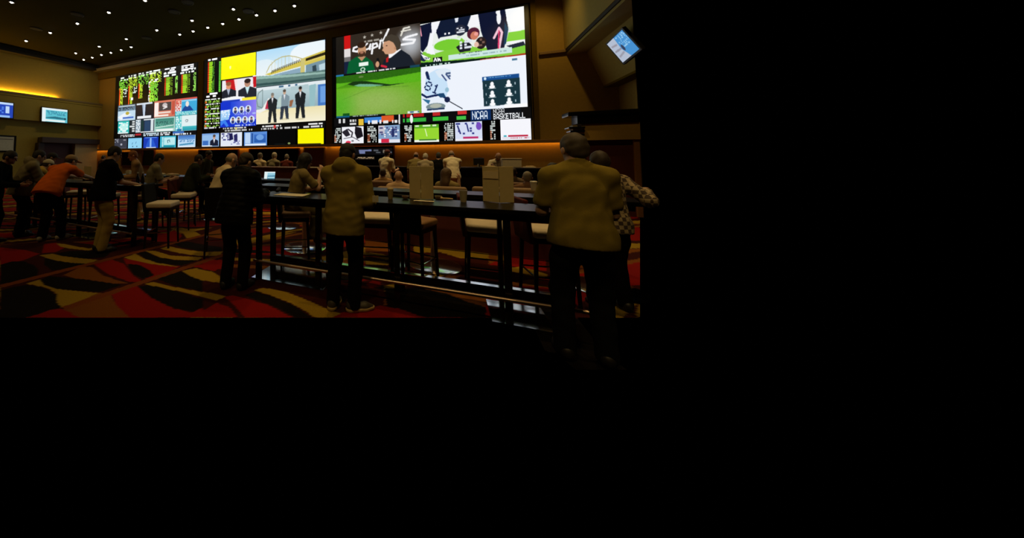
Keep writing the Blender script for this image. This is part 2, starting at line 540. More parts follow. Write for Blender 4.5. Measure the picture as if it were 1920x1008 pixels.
def floor_mesh():
    xs = np.concatenate([np.arange(-25.5, -7.5, .12), np.arange(-7.5, 1.5, .017), np.arange(1.5, 5.06, .03)])
    ys = np.concatenate([np.arange(-7.0, 1.0, .12), np.arange(1.0, 5.3, .017), np.arange(5.3, 13.1, .05)])
    X, Y = np.meshgrid(xs, ys)
    C = base_pattern(X, Y)

    def fill(pts, c):
        m = np.zeros(X.shape, bool)
        n = len(pts)
        for i in range(n):
            (x1, y1), (x2, y2) = pts[i], pts[(i + 1) % n]
            if y1 == y2: continue
            m ^= ((Y < y1) != (Y < y2)) & (X < x1 + (Y - y1) / (y2 - y1) * (x2 - x1))
        C[m] = c
    for c, (sc, ox, oy), pts in MOTIFS: fill(zp(pts, sc, ox, oy), c)
    for p, q, wd in (((0, 625), (1750, 185), .13), ((545, 815), (1925, 350), .12)):
        a, b = zp([p, q], *A_)
        fill(ribbon(a, b, wd), (ORA[0] * .95, ORA[1] * .7, ORA[2]))
    C[(X > .55) & (X < 1.4) & (Y > 2.4) & (Y < 3.75)] = BLK  # pattern blacked out round the feet, painted in for the table's shade
    D = -SY * X + CY * Y
    T = CY * X + SY * Y
    NEAR, SLOPE = 3.0, (1200 - CX) / F
    # the carpet is laid as far as the photo shows it, with a little more under the feet of the man at the right
    tab = (X > .72) & (X < 1.12) & (Y > 2.84)
    dmin = np.where(tab, 2.28, NEAR)
    edge = SLOPE * (math.cos(PITCH) * D - CAMZ * math.sin(PITCH))
    keep = (D >= dmin) & (T <= edge)
    sh = np.clip(dmin - D, 0, .2)
    over = np.clip(T - edge, 0, .2)
    V = np.stack([X - SY * sh - CY * over, Y + CY * sh - SY * over, np.zeros_like(X)], -1).reshape(-1, 3)
    i = np.arange(X.size).reshape(X.shape)
    Q = np.stack([i[:-1, :-1], i[:-1, 1:], i[1:, 1:], i[1:, :-1]], -1).reshape(-1, 4)
    kq = keep.ravel()[Q].any(1)
    Q = Q[kq]
    used = np.unique(Q)
    re = np.full(X.size, -1)
    re[used] = np.arange(len(used))
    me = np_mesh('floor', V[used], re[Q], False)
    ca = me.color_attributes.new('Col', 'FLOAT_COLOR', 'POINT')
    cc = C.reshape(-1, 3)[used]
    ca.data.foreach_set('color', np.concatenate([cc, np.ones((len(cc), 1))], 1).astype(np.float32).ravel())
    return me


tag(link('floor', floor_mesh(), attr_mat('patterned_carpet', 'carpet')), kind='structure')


def struct(name, mb, m, bevel=0.):
    return tag(mb.build(name, m, None, bevel), kind='structure')


# ---- back wall, its band over the screens, cornice, ceiling
XL, XR = -23.75, 5.0
struct('wall_back', MB().box(XL, XR, W, W + .2, 0, CEIL), AMBER)
ZS_TOP = at(983, 7, y=12.9).z                       # just over the screens
struct('trim_1', MB().box(XL, at(1003, 0, y=12.9).x, W - .12, W, ZS_TOP, 7.75), BROWN, .01)           # brown band over the screens
struct('trim_2', MB().box(XL, 3.6, W - .45, W, 7.74, 7.88).box(XL, 3.6, W - .5, W, 7.86, 7.92), STRIPM, .02)    # pale moulding
struct('trim_3', MB().box(XL, 3.6, W - .30, W, 7.93, CEIL), DARK_TRIM_SHADE)  # dark box drawn in place of the recess shade over the moulding
struct('ceiling', MB().box(XL - .5, 3.6, -7, W, CEIL, CEIL + .1), CEILM)
# upright dark brown posts beside the screens
for n_, (p0, p1) in enumerate(((611.5, 623), (1001, 1011), (370.5, 379.5)), 4):
    x0, x1 = at(p0, 200, y=12.85).x, at(p1, 200, y=12.85).x
    struct('trim_%d' % n_, MB().box(x0, x1, W - .16, W, 2.15, ZS_TOP), BROWN, .01)
# ledge under the screens that hides the orange light
ZL = at(1040, 264.5, y=12.75).z
struct('trim_7', MB().box(XL + .4, at(1066, 264, y=12.8).x, W - .22, W, ZL, ZL + .07).box(XL + .4, at(1066, 264, y=12.8).x, W - .22, W - .19, ZL - .05, ZL), mat('orange_brown_ledge', (.35, .19, .06), .6), .01)
struct('trim_8', MB().box(at(1011, 95, y=12.9).x, 3.62, W - .1, W, at(1040, 97, y=12.9).z - .05, at(1040, 94, y=12.9).z), mat('amber_moulding', (.30, .18, .06), .7), .015)

# ---- left wall
LA = Vector((-23.08, 13.0, 0))
LE = Vector((-.62, -4.94, 0)).normalized()
LN = Vector((-LE.y, LE.x, 0))


def LWp(s, out, z): return LA + LE * s + LN * out + Vector((0, 0, z))


def lbox(mb, s0, s1, o0, o1, z0, z1):
    return mb.hexa([LWp(s, o, z) for z in (z0, z1) for o in (o0, o1) for s in (s0, s1)])


def atL(px, py, out=0.):
    r = ray(px, py)
    o = Vector((0, 0, CAMZ))
    t = (LN.dot(LA) + out - LN.dot(o)) / LN.dot(r)
    return o + r * t


def atL_s(px, py, out=0.):
    p = atL(px, py, out)
    return (p - LA).dot(LE), p.z


struct('wall_left', lbox(MB(), -1, 12, -.8, -.42, 0, CEIL), OLIVE)
struct('trim_9', lbox(lbox(MB(), -.6, 12, -.45, 0, 3.86, 5.22), -.6, 12, -.45, .03, 5.22, 5.34), mat('olive_bulkhead', (.33, .25, .05), .85), .02)
struct('trim_10', lbox(MB(), -.6, 12, -.02, .05, 5.34, 5.47), mat('cove_lip', (.20, .14, .06), .7), .01)
struct('trim_11', lbox(lbox(MB(), -.6, 12, -.45, .05, 7.80, 7.95), -.6, 12, -.45, -.2, 7.95, CEIL), DARK_TRIM_SHADE, .01)
s_end = atL_s(112, 181)[0]
g = lbox(MB(), s_end, 11.5, -.36, -.30, 5.46, 5.52).build('cove_light', GLOW, None, .01)
tag(g, 'long yellow cove light strip glowing on the ledge of the left wall', 'light strip')

# framed white board and the door surround on the left wall
s0, zt = atL_s(0, 253, -.4); s1, zb = atL_s(29, 285, -.4)
t = empty('framed_board', LWp(s0 + .3, -.4, zb), 0, 'white notice board in a thin black frame on the left wall', 'board')
t.rotation_euler = (0, 0, math.atan2(-LE.y, -LE.x))       # local x runs back along the wall, -y into the room
wd = (s0 + .3 - s1)
MB().box(0, wd, -.05, -.01, 0, .08).box(0, wd, -.05, -.01, zt - zb - .08, zt - zb).box(0, .09, -.05, -.01, 0, zt - zb).box(wd - .09, wd, -.05, -.01, 0, zt - zb).build('frame', BLACKWOOD, t, .005)
MB().box(.08, wd - .08, -.03, -.012, .08, zt - zb - .08).build('panel', mat('white_board', (.62, .62, .52), .5), t)
MB().box(.14, wd - .14, -.034, -.03, zt - zb - .26, zt - zb - .2).build('heading_line', mat('grey_print', (.25, .25, .22), .6), t)

dh = [atL_s(117, 262, .3), atL_s(183, 271, .3)]
z0, z1 = at(150, 271, d=19).z, at(150, 262, d=19).z
struct('trim_12', lbox(MB(), .2, 3.3, -.42, .35, z0 + .1, z1 + .15), DARKWOOD, .02)
struct('trim_13', lbox(MB(), .25, 1.55, -.42, .15, 0, z0 + .1), CREAM, .02)
struct('door_1', lbox(MB(), 1.55, 3.2, -.42, -.38, 0, z0 + .1), MAROON, .01)
struct('trim_14', lbox(MB(), 3.1, 3.4, -.42, .1, 0, z0 + .1), DARKWOOD, .02)

# ---- right side: hanging bulkhead, sloping panel with the television, right wall
KS = .418                                             # built as far as the photo shows: x = KS * y


def rprism(poly, name, m, xback=None):
    """cross-section (x, z) carried from the back wall toward the camera and ended where the photo ends"""
    mb = MB()
    n = len(poly)
    far = [(x, W, z) for x, z in poly]
    near = [(x, x / KS, z) for x, z in poly]
    mb.v = far + near
    mb.f = [tuple(range(n)), tuple(range(n, 2 * n))[::-1]] + [(i, (i + 1) % n, n + (i + 1) % n, n + i) for i in range(n)]
    return struct(name, mb, m)


zb_ = at(1066, 99, y=W).z
rprism([(3.60, zb_ + .12), (3.74, zb_ + .12), (3.74, CEIL), (3.60, CEIL)], 'trim_15', OLIVE)
rprism([(3.62, zb_ + .02), (3.78, zb_ + .02), (3.78, zb_ + .14), (3.62, zb_ + .14)], 'trim_16', DARK_TRIM_SHADE)  # dark strip coloured as the shadow line under the bulkhead face
rprism([(3.66, zb_ - .06), (4.26, zb_ - .06), (4.26, zb_ + .02), (3.66, zb_ + .02)], 'trim_17', OLIVE)
rprism([(4.22, zb_ - .06), (4.62, 4.0), (4.68, 4.0), (4.68, zb_ - .06)], 'trim_18', OLIVE)
rprism([(4.62, 3.93), (5.02, 3.93), (5.02, 4.02), (4.62, 4.02)], 'trim_19', BROWN)
mbw = MB()
mbw.v = [(5, W + .2, 0), (5, 5 / KS, 0), (5, 5 / KS, 4), (5, W + .2, 4), (5.1, W + .2, 0), (5.1, 5 / KS + .2, 0), (5.1, 5 / KS + .2, 4), (5.1, W + .2, 4)]
mbw.f = [(0, 1, 2, 3), (4, 7, 6, 5), (0, 4, 5, 1), (3, 2, 6, 7), (1, 5, 6, 2), (0, 3, 7, 4)]
struct('wall_right', mbw, OLIVE)

# portal at the right: black entablature on a pale column, brown wall and dark wood below
YP = 10.6
pL, pR = at(1064, 215, y=YP), at(1199, 215, y=YP)
zt, zb2 = at(1130, 207, y=YP).z, at(1130, 231, y=YP).z
struct('trim_20', MB().box(pL.x + .22, pR.x, YP, YP + .5, zb2, zt - .10).box(pL.x, pR.x, YP - .06, YP + .5, zt - .12, zt), BLACKWOOD, .02)
cx0, cx1 = at(1078, 240, y=YP).x, at(1092, 240, y=YP).x
t = empty('column', ((cx0 + cx1) / 2, YP + .2, 0), 0, 'pale column with a banded black capital under the dark header', 'column')
cw = (cx1 - cx0) / 2
zc = zb2 - .02
MB().box(-cw, cw, -.12, .12, 0, zc - .3).build('shaft', CREAM, t, .01)
for k in range(3):
    MB().box(-cw - .06 - .04 * k, cw + .06, -.16 - .03 * k, .16, zc - .3 + .1 * k, zc - .25 + .1 * k).build('band', BLACKWOOD, t, .01)
    MB().box(-cw - .03, cw + .03, -.14, .14, zc - .25 + .1 * k, zc - .2 + .1 * k).build('capital_ring', CREAM, t, .005)
zw = at(1140, 262, y=YP + .05).z
struct('wall_portal', MB().box(cx1, pR.x + .02, YP + .05, YP + .4, zw, zb2), AMBER)
struct('door_2', MB().box(cx1, pR.x - .06, YP + .16, YP + .3, 0, zw), MAROON)
struct('trim_21', MB().box(pR.x - .10, pR.x + .02, YP + .1, YP + .3, 0, zb2), mat('orange_brown_post', (.30, .13, .03), .6), .01)

# ================================================================== DOWNLIGHTS
LAMP = mat('lamp_glass', (1, .96, .9), .4, var=0, emit=40.0, ecol=(1, .93, .84))
ROWS = [
    ('in the row along the video screens', [(157, 112), (173, 108), (190, 103), (208, 99), (227, 94), (246, 88.5), (337, 65), (362, 59), (389.5, 52), (417.6, 45), (448, 36.7), (481, 29), (515.5, 20.6), (552, 11.4)]),
    ('in the second row out from the video screens', [(142, 100), (186, 87.5), (237, 73.5), (294, 57), (360, 39), (437.6, 18)]),
    ('in the third row out from the video screens', [(49, 77), (94, 61.7), (145, 44.5), (204, 24), (272, 1.5)]),
    ('in the row farthest out from the video screens', [(22, 5)]),
]
ORD = ['first', 'second', 'third', 'fourth', 'fifth', 'sixth', 'seventh', 'eighth', 'ninth', 'tenth', 'eleventh', 'twelfth', 'thirteenth', 'fourteenth']
proto = None
for rname, pts in ROWS:
    for i, (px, py) in enumerate(pts):
        p = at(px, py, z=CEIL - .06)
        lab = ('%s white downlight from the left %s' % (ORD[i], rname)) if len(pts) > 1 else 'single white downlight ' + rname
        if proto is None:
            o = empty('ceiling_downlight', p, 0, lab, 'ceiling light', 'downlights in the dark ceiling')
            MB().lathe([(.05, .06), (.10, .06), (.105, .03), (.085, .0), (.07, .02), (.05, .05)], 20).build('trim_ring', DARK_TRIM_SHADE, o, 0, True)
            MB().lathe([(.005, -.03), (.032, -.02), (.046, .0), (.042, .03), (.03, .05)], 16).build('bulb', LAMP, o, 0, True)
            proto = o
        else:
            o = copy_tree(proto)
            o.location = p
            o['label'] = lab
# dark round loudspeakers in the ceiling
SPK = [((145, 28), 'round dark ceiling loudspeaker between two downlights at the left'), ((68, 55), 'small dark ceiling loudspeaker over the yellow cove light'),
       ((275, 72), 'dark ceiling loudspeaker in front of the odds screen'), ((327, 23), 'dark ceiling loudspeaker over the middle of the odds screen'),
       ((466, 22), 'dark ceiling loudspeaker above the bridge picture'), ((352, 5), 'large dark ceiling loudspeaker at the top of the view')]
proto = None
for (px, py), lab in SPK:
    p = at(px, py, z=CEIL - .03)
    if proto is None:
        o = empty('ceiling_loudspeaker', p, 0, lab, 'loudspeaker', 'loudspeakers in the dark ceiling')
        MB().lathe([(.19, .03), (.25, .03), (.25, .0), (.20, -.02), (.19, .0)], 24).build('rim', DARK_TRIM_SHADE, o, 0, True)
        MB().lathe([(.01, -.012), (.19, -.005), (.19, .02), (.01, .02)], 24).build('grille', mat('speaker_cloth', (.03, .024, .014), .9), o)
        proto = o
    else:
        o = copy_tree(proto)
        o.location = p
        o['label'] = lab

# ================================================================== LIGHT
def spot(name, loc, target, power, size=70, blend=.7, col=(1, .74, .36), rad=.08):
    d = bpy.data.lights.new(name, 'SPOT')
    d.energy = power
    d.spot_size = math.radians(size)
    d.spot_blend = blend
    d.color = col
    d.shadow_soft_size = rad
    o = bpy.data.objects.new(name, d)
    COL.objects.link(o)
    o.location = loc
    o.rotation_euler = (Vector(target) - Vector(loc)).to_track_quat('-Z', 'Y').to_euler()
    return o
# ================================================================== THE VIDEO WALLS
YS = 12.84


class Pane:
    """corner columns and rows of one picture in a magnified view; N turns a spot of that view into fractions of the picture"""
    def __init__(s, sc, ox, oy, xl, xr, tl, tr, bl, br):
        s.c = (xl, xr, tl, tr, bl, br)
        P = lambda x, y: at(ox + x / sc, oy + y / sc, y=YS)
        a, b, c, d = P(xl, tl), P(xr, tr), P(xl, bl), P(xr, br)
        s.x0, s.x1 = (a.x + c.x) / 2, (b.x + d.x) / 2
        s.z1, s.z0 = (a.z + b.z) / 2, (c.z + d.z) / 2
        s.pw = (xr - xl) / sc
        s.ph = ((bl - tl) + (br - tr)) / 2 / sc
        # perspective column spacing
        s.k = b.z - a.z

    def N(s, x, y):
        xl, xr, tl, tr, bl, br = s.c
        f = (x - xl) / (xr - xl)
        t, b = tl + (tr - tl) * f, bl + (br - bl) * f
        hl, hr = bl - tl, br - tr
        u = f * hl / (hr + (hl - hr) * f) if True else f      # nearer columns show wider
        u = f * hl / (f * hl + (1 - f) * hr)
        return (u, (y - t) / (b - t))

    def M(s, pts): return [s.N(*p) for p in pts]

    def canvas(s, bg, res=1.7): return Canvas(max(8, s.pw * res), max(8, s.ph * res), bg)


def show(name, p, cv, parent, gain=1., dy=0.):
    cv.a = np.clip(cv.a, 0, 255)
    org = parent.location if parent is not None else Vector((0, 0, 0))
    return picture(name, cv, p.x0 - org.x, p.x1 - org.x, p.z0 - org.z, p.z1 - org.z, YS - org.y + dy, parent, gain)


def panel_root(name, px0, px1, pt, pb, label, cat='video screen', group=None, Y0=12.86):
    """black housing between picture columns px0-px1; pt, pb are (px, row) of the upper and lower edge"""
    a, b = at(px0, 250, y=YS).x, at(px1, 250, y=YS).x
    zt_, zb_2 = at(*pt, y=YS).z, at(*pb, y=YS).z
    o = empty(name, ((a + b) / 2, W, zb_2), 0, label, cat, group)
    MB().box(a - o.location.x, b - o.location.x, Y0 - W, -.004, 0, zt_ - zb_2).build('housing', mat('black_screen_housing', (.008, .008, .009), .45), o, .015)
    return o


Z4 = (3.476, 610, 0); Z5 = (3.474, 780, 0); Z3 = (4.384, 370, 60); Z2 = (5.305, 200, 100)

# ------------------------------------------------------------ right-hand wall
R = panel_root('video_screen', 623.5, 1000.5, (983, 7), (985, 226), 'giant video wall with golf, ice hockey, football and interview pictures')
p = Pane(*Z4, 70, 621, 240, 154, 500, 436)
c = p.canvas((50, 41, 33))
N, M = p.N, p.M
c.grad(0, 0, .13, 1, (30, 26, 20), (24, 22, 20))
c.poly(M([(133, 226), (182, 220), (182, 310), (133, 318)]), (205, 22, 22))
c.poly(M([(133, 318), (182, 310), (182, 365), (133, 372)]), (225, 220, 220))
c.poly(M([(133, 372), (182, 365), (182, 395), (133, 402)]), (110, 108, 108))
c.poly(M([(133, 402), (170, 397), (160, 480), (133, 484)]), (22, 32, 60))
for x, y in ((282, 238), (333, 225), (390, 210)):
    u, v = N(x, y)
    st = []
    for k in range(10):
        rr = .048 if k % 2 == 0 else .02
        st.append((u + rr / c.asp * math.sin(k * math.pi / 5), v - rr * math.cos(k * math.pi / 5)))
    c.poly(st, (190, 185, 175))
c.scribble(*N(280, 262), *N(398, 262), (160, 155, 145), 1, .7, .4, 3)
c.glow(*N(566, 285), .2, .5, (190, 195, 202), .95)
WT = (245, 245, 248)
c.line(M([(236, 298), (205, 308), (200, 328), (230, 332), (242, 318)]), .05, WT)
c.line(M([(300, 280), (275, 300), (282, 322), (312, 312), (322, 285), (318, 318)]), .045, WT)
c.line(M([(338, 282), (330, 345)]), .05, WT); c.line(M([(340, 285), (362, 278), (368, 298), (336, 312)]), .045, WT)
c.line(M([(385, 280), (380, 310)]), .05, WT); c.line(M([(386, 262), (388, 268)]), .05, WT)
c.line(M([(438, 190), (405, 262), (408, 300)]), .05, WT); c.line(M([(392, 262), (430, 252)]), .04, WT)
c.line(M([(600, 228), (540, 245), (525, 258), (590, 262), (580, 282), (515, 292)]), .05, WT)
c.line(M([(512, 232), (528, 188), (560, 180)]), .04, (225, 222, 210)); c.line(M([(515, 206), (565, 196)]), .035, (225, 222, 210))
# man in the green shirt
c.poly(M([(152, 478), (168, 400), (215, 370), (255, 355), (300, 372), (335, 400), (350, 452)]), (8, 92, 48))
c.poly(M([(232, 368), (290, 362), (262, 395)]), (188, 140, 105))
c.ell(*N(263, 325), .05, .17, (196, 148, 112))
c.ell(*N(262, 348), .042, .07, (70, 45, 30))
c.ell(*N(262, 338), .022, .03, (170, 115, 90))
c.ell(*N(260, 288), .052, .075, (48, 32, 22))
c.scribble(*N(218, 408), *N(306, 432), (235, 245, 238), 1, .85, .5, 9)
c.ell(*N(268, 448), .03, .05, (220, 235, 225)); c.ell(*N(268, 448), .018, .03, (8, 92, 48))
# interviewer
c.poly(M([(392, 452), (405, 390), (438, 362), (505, 318), (560, 360), (600, 440)]), (26, 32, 42))
c.poly(M([(438, 378), (436, 350), (500, 312), (512, 322), (452, 372)]), WT)
c.poly(M([(420, 380), (438, 362), (434, 400), (420, 405)]), (190, 30, 30))
c.poly(M([(402, 290), (412, 262), (440, 250), (480, 262), (500, 310), (470, 345), (440, 352), (416, 350), (408, 335), (396, 326), (404, 310)]), (206, 156, 122))
c.poly(M([(404, 270), (420, 235), (455, 222), (495, 238), (512, 280), (505, 318), (486, 330), (478, 300), (466, 276), (440, 262), (415, 270)]), (66, 58, 48))
c.ell(*N(476, 312), .012, .035, (190, 138, 106)); c.ell(*N(425, 296), .01, .012, (70, 50, 40))
c.line(M([(368, 382), (385, 440)]), .06, (20, 20, 22)); c.ell(*N(366, 415), .022, .07, (205, 155, 120)); c.line(M([(392, 425), (420, 432)]), .05, (210, 40, 60))
c.poly(M([(70, 488), (621, 420), (621, 436), (70, 500)]), (14, 16, 20))
c.rect(0, .955, .10, 1, (40, 120, 170)); c.rect(.88, .94, .985, .995, (25, 70, 90))
c.scribble(.24, .945, .72, .985, (235, 235, 235), 1, .75, .5, 5)
c.blur(1)
show('broadcast_picture', p, c, R)['label'] = 'two men talking before a dark wall with white script'
zsplit = p.z0

p = Pane(*Z5, 30, 708, 156, 42, 432, 365)
c = p.canvas((235, 240, 235))
N, M = p.N, p.M
c.poly(M([(30, 350), (120, 290), (330, 230), (420, 300), (700, 330), (708, 365), (30, 432)]), (130, 205, 60))
c.poly(M([(60, 330), (200, 250), (350, 232), (300, 300), (120, 350)]), (225, 240, 225))
c.ell(*N(245, 285), .14, .12, (120, 205, 50))
NV = (16, 22, 48)
c.poly(M([(30, 165), (125, 140), (115, 200), (90, 290), (50, 335), (30, 320)]), NV)
c.line(M([(28, 175), (40, 230)]), .03, (230, 150, 170))
c.poly(M([(125, 140), (195, 130), (180, 190), (140, 215), (130, 290), (150, 350), (80, 340), (95, 280), (118, 205)]), (245, 246, 250))
c.poly(M([(195, 128), (320, 105), (410, 92), (390, 200), (330, 215), (180, 240), (160, 205)]), (18, 28, 52))
for a_, b_ in (((170, 190), (182, 240)), ((115, 150), (120, 205)), ((190, 200), (200, 215))): c.line(M([a_, b_]), .04, NV)
c.scribble(*N(180, 215), *N(265, 218), WT, 1, .5, .8, 4)
c.poly(M([(300, 110), (328, 100), (322, 135), (305, 140)]), (230, 235, 245))
c.poly(M([(410, 95), (450, 85), (470, 160), (400, 175), (385, 160)]), WT)
c.ell(*N(338, 190), .055, .12, (40, 44, 60)); c.scribble(*N(312, 175), *N(365, 205), (235, 238, 245), 3, .55, .9, 8)
c.poly(M([(455, 85), (610, 55), (625, 190), (600, 310), (505, 325), (470, 200)]), NV)
c.ell(*N(422, 212), .06, .13, (84, 30, 52)); c.ell(*N(428, 226), .038, .09, (205, 124, 98)); c.ell(*N(440, 215), .02, .04, (240, 160, 150))
c.ell(*N(468, 275), .05, .13, (38, 28, 30)); c.scribble(*N(445, 250), *N(490, 300), (120, 90, 80), 3, .3, .8, 31); c.ell(*N(440, 285), .022, .06, (230, 190, 170))
c.poly(M([(305, 300), (380, 255), (410, 290), (400, 325), (330, 335)]), (30, 32, 40))
c.scribble(*N(330, 265), *N(410, 310), (225, 230, 240), 3, .45, .8, 12)
c.line(M([(545, 245), (575, 180), (590, 210), (572, 312)]), .05, (245, 200, 215)); c.line(M([(574, 200), (568, 312)]), .03, (225, 60, 110))
c.ell(*N(575, 115), .02, .13, WT); c.ell(*N(572, 75), .02, .05, WT)
c.poly(M([(612, 55), (708, 42), (708, 215), (640, 205), (618, 140)]), (248, 250, 252))
c.poly(M([(606, 140), (625, 190), (610, 285), (598, 300)]), (10, 60, 90))
c.poly(M([(625, 212), (708, 200), (708, 270), (612, 275)]), (130, 210, 60)); c.poly(M([(612, 272), (708, 262), (708, 285), (640, 290)]), WT)
c.poly(M([(612, 300), (700, 275), (708, 300), (640, 318)]), (20, 34, 54))
c.poly(M([(640, 318), (708, 300), (708, 352), (640, 358)]), (125, 205, 60))
c.poly(M([(30, 330), (80, 380), (60, 395), (30, 388)]), (30, 40, 70)); c.poly(M([(30, 345), (110, 372), (100, 385), (60, 380)]), WT)
c.scribble(*N(40, 372), *N(110, 375), (30, 40, 80), 2, .5, .8, 3)
c.poly(M([(250, 352), (640, 308), (640, 345), (250, 385)]), (206, 232, 226)); c.scribble(*N(312, 343), *N(470, 335), (90, 100, 110), 1, .5, .4, 7)
c.scribble(*N(375, 352), *N(620, 338), (150, 180, 185), 1, .5, .4, 8)
c.poly(M([(130, 370), (204, 362), (204, 392), (130, 400)]), (14, 14, 16)); c.line(M([(140, 392), (150, 372), (160, 390)]), .03, WT); c.line(M([(170, 372), (172, 390), (182, 376), (190, 388)]), .03, WT)
c.poly(M([(30, 408), (708, 358), (708, 365), (30, 432)]), (10, 26, 24)); c.poly(M([(30, 402), (455, 378), (455, 412), (30, 432)]), (10, 30, 26))
c.scribble(*N(62, 418), *N(260, 412), (190, 215, 205), 1, .6, .5, 14)
c.poly(M([(458, 384), (708, 352), (708, 366), (458, 402)]), (172, 58, 28)); c.scribble(*N(470, 385), *N(620, 372), (245, 225, 205), 1, .6, .5, 15)
c.blur(1)
show('broadcast_picture', p, c, R)['label'] = 'football players in navy and white on grass'
zr2 = p.z0

p = Pane(*Z4, 72, 626, 500, 436, 768, 737)
p.z1 = zsplit
c = p.canvas((110, 160, 40))
N, M = p.N, p.M
c.grad(0, 0, 1, .3, (36, 96, 14), (84, 158, 24)); c.grad(0, .3, 1, 1, (104, 176, 34), (124, 166, 58))
c.glow(.5, .66, .55, .5, (150, 182, 92), .9)
c.poly(M([(72, 545), (200, 525), (420, 500), (626, 440), (626, 530), (430, 552), (160, 548), (72, 575)]), (92, 178, 28))
c.poly(M([(72, 502), (300, 475), (500, 452), (626, 437), (626, 470), (380, 515), (180, 535), (72, 545)]), (44, 104, 18))
c.poly(M([(160, 548), (205, 530), (290, 525), (360, 535), (450, 548), (540, 540), (440, 558), (280, 562), (200, 556)]), (24, 54, 20))
c.poly(M([(210, 556), (250, 545), (330, 545), (420, 552), (330, 562), (240, 562)]), (112, 176, 140))
c.ell(*N(262, 498), .03, .025, (100, 128, 70))
c.line(M([(120, 650), (330, 572), (560, 560)]), .012, (78, 120, 40), .5)
c.glow(.02, .75, .3, .5, (70, 178, 30), .6)
c.rect(.085, .90, .17, 1, (20, 84, 26)); c.rect(0, .955, .17, 1, (20, 92, 130)); c.rect(.17, .965, .60, 1, (16, 30, 28))
c.scribble(.2, .972, .52, .995, (230, 235, 235), 1, .7, .5, 5); c.rect(.85, .945, .97, .995, (230, 235, 235)); c.scribble(.86, .95, .97, .99, (40, 90, 130), 1, .5, .6, 6)
c.noise(3, 2, 2)
c.blur(2)
show('broadcast_picture', p, c, R)['label'] = 'green golf course picture with a bunker'
zr3 = p.z0

p = Pane(*Z5, 34, 722, 456, 388, 745, 722)
p.z1, p.z0 = zr2, zr3
c = p.canvas((238, 243, 252))
N, M = p.N, p.M
JB = (200, 226, 248)
c.poly(M([(75, 530), (110, 492), (160, 470), (225, 462), (268, 474), (262, 510), (240, 545), (248, 590), (236, 640), (150, 660), (60, 630)]), JB)
c.poly(M([(150, 480), (215, 462), (265, 475), (250, 540), (180, 520)]), (222, 234, 246))
c.line(M([(85, 492), (95, 522)]), .07, (24, 40, 84)); c.line(M([(98, 520), (104, 532)]), .04, (24, 40, 84))
c.text('81', *N(84, 540), .20, (20, 38, 88), 1.1, 0., .42)
c.line(M([(205, 505), (235, 540)]), .03, (60, 80, 130)); c.line(M([(235, 500), (262, 530)]), .03, (60, 80, 130)); c.scribble(*N(235, 490), *N(268, 522), (70, 90, 130), 2, .5, .8, 2)
c.poly(M([(40, 625), (120, 640), (180, 632), (250, 650), (240, 690), (205, 720), (90, 722), (60, 690)]), (232, 240, 250))
c.line(M([(42, 628), (80, 646), (140, 636), (185, 630), (225, 650)]), .045, (22, 38, 84)); c.poly(M([(160, 625), (215, 620), (232, 648), (190, 650)]), (30, 70, 110))
c.poly(M([(42, 655), (95, 690), (110, 665)]), (50, 110, 150)); c.ell(*N(240, 662), .028, .06, (24, 34, 70)); c.ell(*N(240, 600), .02, .05, (150, 190, 210))
c.ell(*N(150, 705), .10, .075, (120, 140, 145)); c.ell(*N(152, 700), .06, .045, (176, 182, 168)); c.line(M([(85, 725), (215, 718)]), .03, (30, 50, 90))
c.line(M([(258, 675), (345, 722)]), .018, (30, 34, 46))
c.poly(M([(478, 524), (684, 508), (684, 540), (478, 556)]), (20, 74, 140)); c.poly(M([(478, 548), (686, 534), (686, 700), (484, 712)]), (24, 52, 62))
c.scribble(*N(512, 526), *N(640, 522), (120, 190, 240), 1, .7, .5, 3); c.ell(*N(495, 534), .012, .03, (220, 240, 250))
for x in (535, 628):
    for k, y in enumerate((575, 632, 686)):
        yy = y - (8 if x > 600 else 0)
        c.rect(N(x - 22, yy + 22)[0], N(x, yy + 20)[1], N(x + 22, yy)[0], N(x, yy + 25)[1], (190, 205, 210))
        c.ell(*N(x, yy - 6), .016, .045, (250, 250, 252)); c.ell(*N(x, yy + 12), .026, .035, (250, 250, 252))
        c.rect(*N(x + (32 if x > 600 else -38), yy - 6), *N(x + (36 if x > 600 else -34), yy + 10), (180, 200, 210))
c.scribble(*N(650, 410), *N(678, 425), (70, 120, 150), 1, .7, .6, 6)
c.rect(.80, .93, 1, 1, (250, 250, 252))
c.blur(1)
show('broadcast_picture', p, c, R)['label'] = 'ice hockey player numbered 81 beside a list of faces'

p = Pane(*Z4, 58, 1340, 782, 726, 822, 775)
p.z1 = zr3
c = p.canvas((12, 12, 14), 2.0)
c.scribble(.03, .15, .07, .8, (210, 210, 210), 1, .7, .5, 1); c.scribble(.10, .3, .14, .95, (210, 210, 210), 2, .7, .5, 2)
c.rect(.155, .3, .185, .9, (230, 190, 60)); c.scribble(.19, .15, .29, .9, (60, 130, 210), 1, .9, .6, 3); c.scribble(.20, .5, .30, 1, (235, 235, 240), 1, .8, .6, 4)
c.scribble(.29, .1, .36, .9, (220, 90, 40), 1, .85, .6, 5); c.scribble(.30, .55, .40, .95, (230, 230, 230), 1, .6, .5, 6)
c.line([(.39, .1), (.39, .95)], .2, (225, 225, 225))
c.scribble(.41, .05, .52, .5, (180, 30, 30), 1, .85, .6, 7); c.scribble(.41, .5, .53, .95, (50, 170, 60), 1, .85, .6, 8); c.ell(.455, .55, .008, .4, (240, 240, 240))
c.scribble(.555, .05, .62, .5, (190, 40, 40), 1, .85, .6, 9); c.scribble(.555, .5, .64, .95, (60, 190, 60), 1, .85, .6, 10); c.scribble(.685, .05, .735, .48, (210, 50, 50), 1, .8, .55, 21); c.scribble(.68, .52, .74, .95, (70, 190, 70), 1, .8, .55, 22)
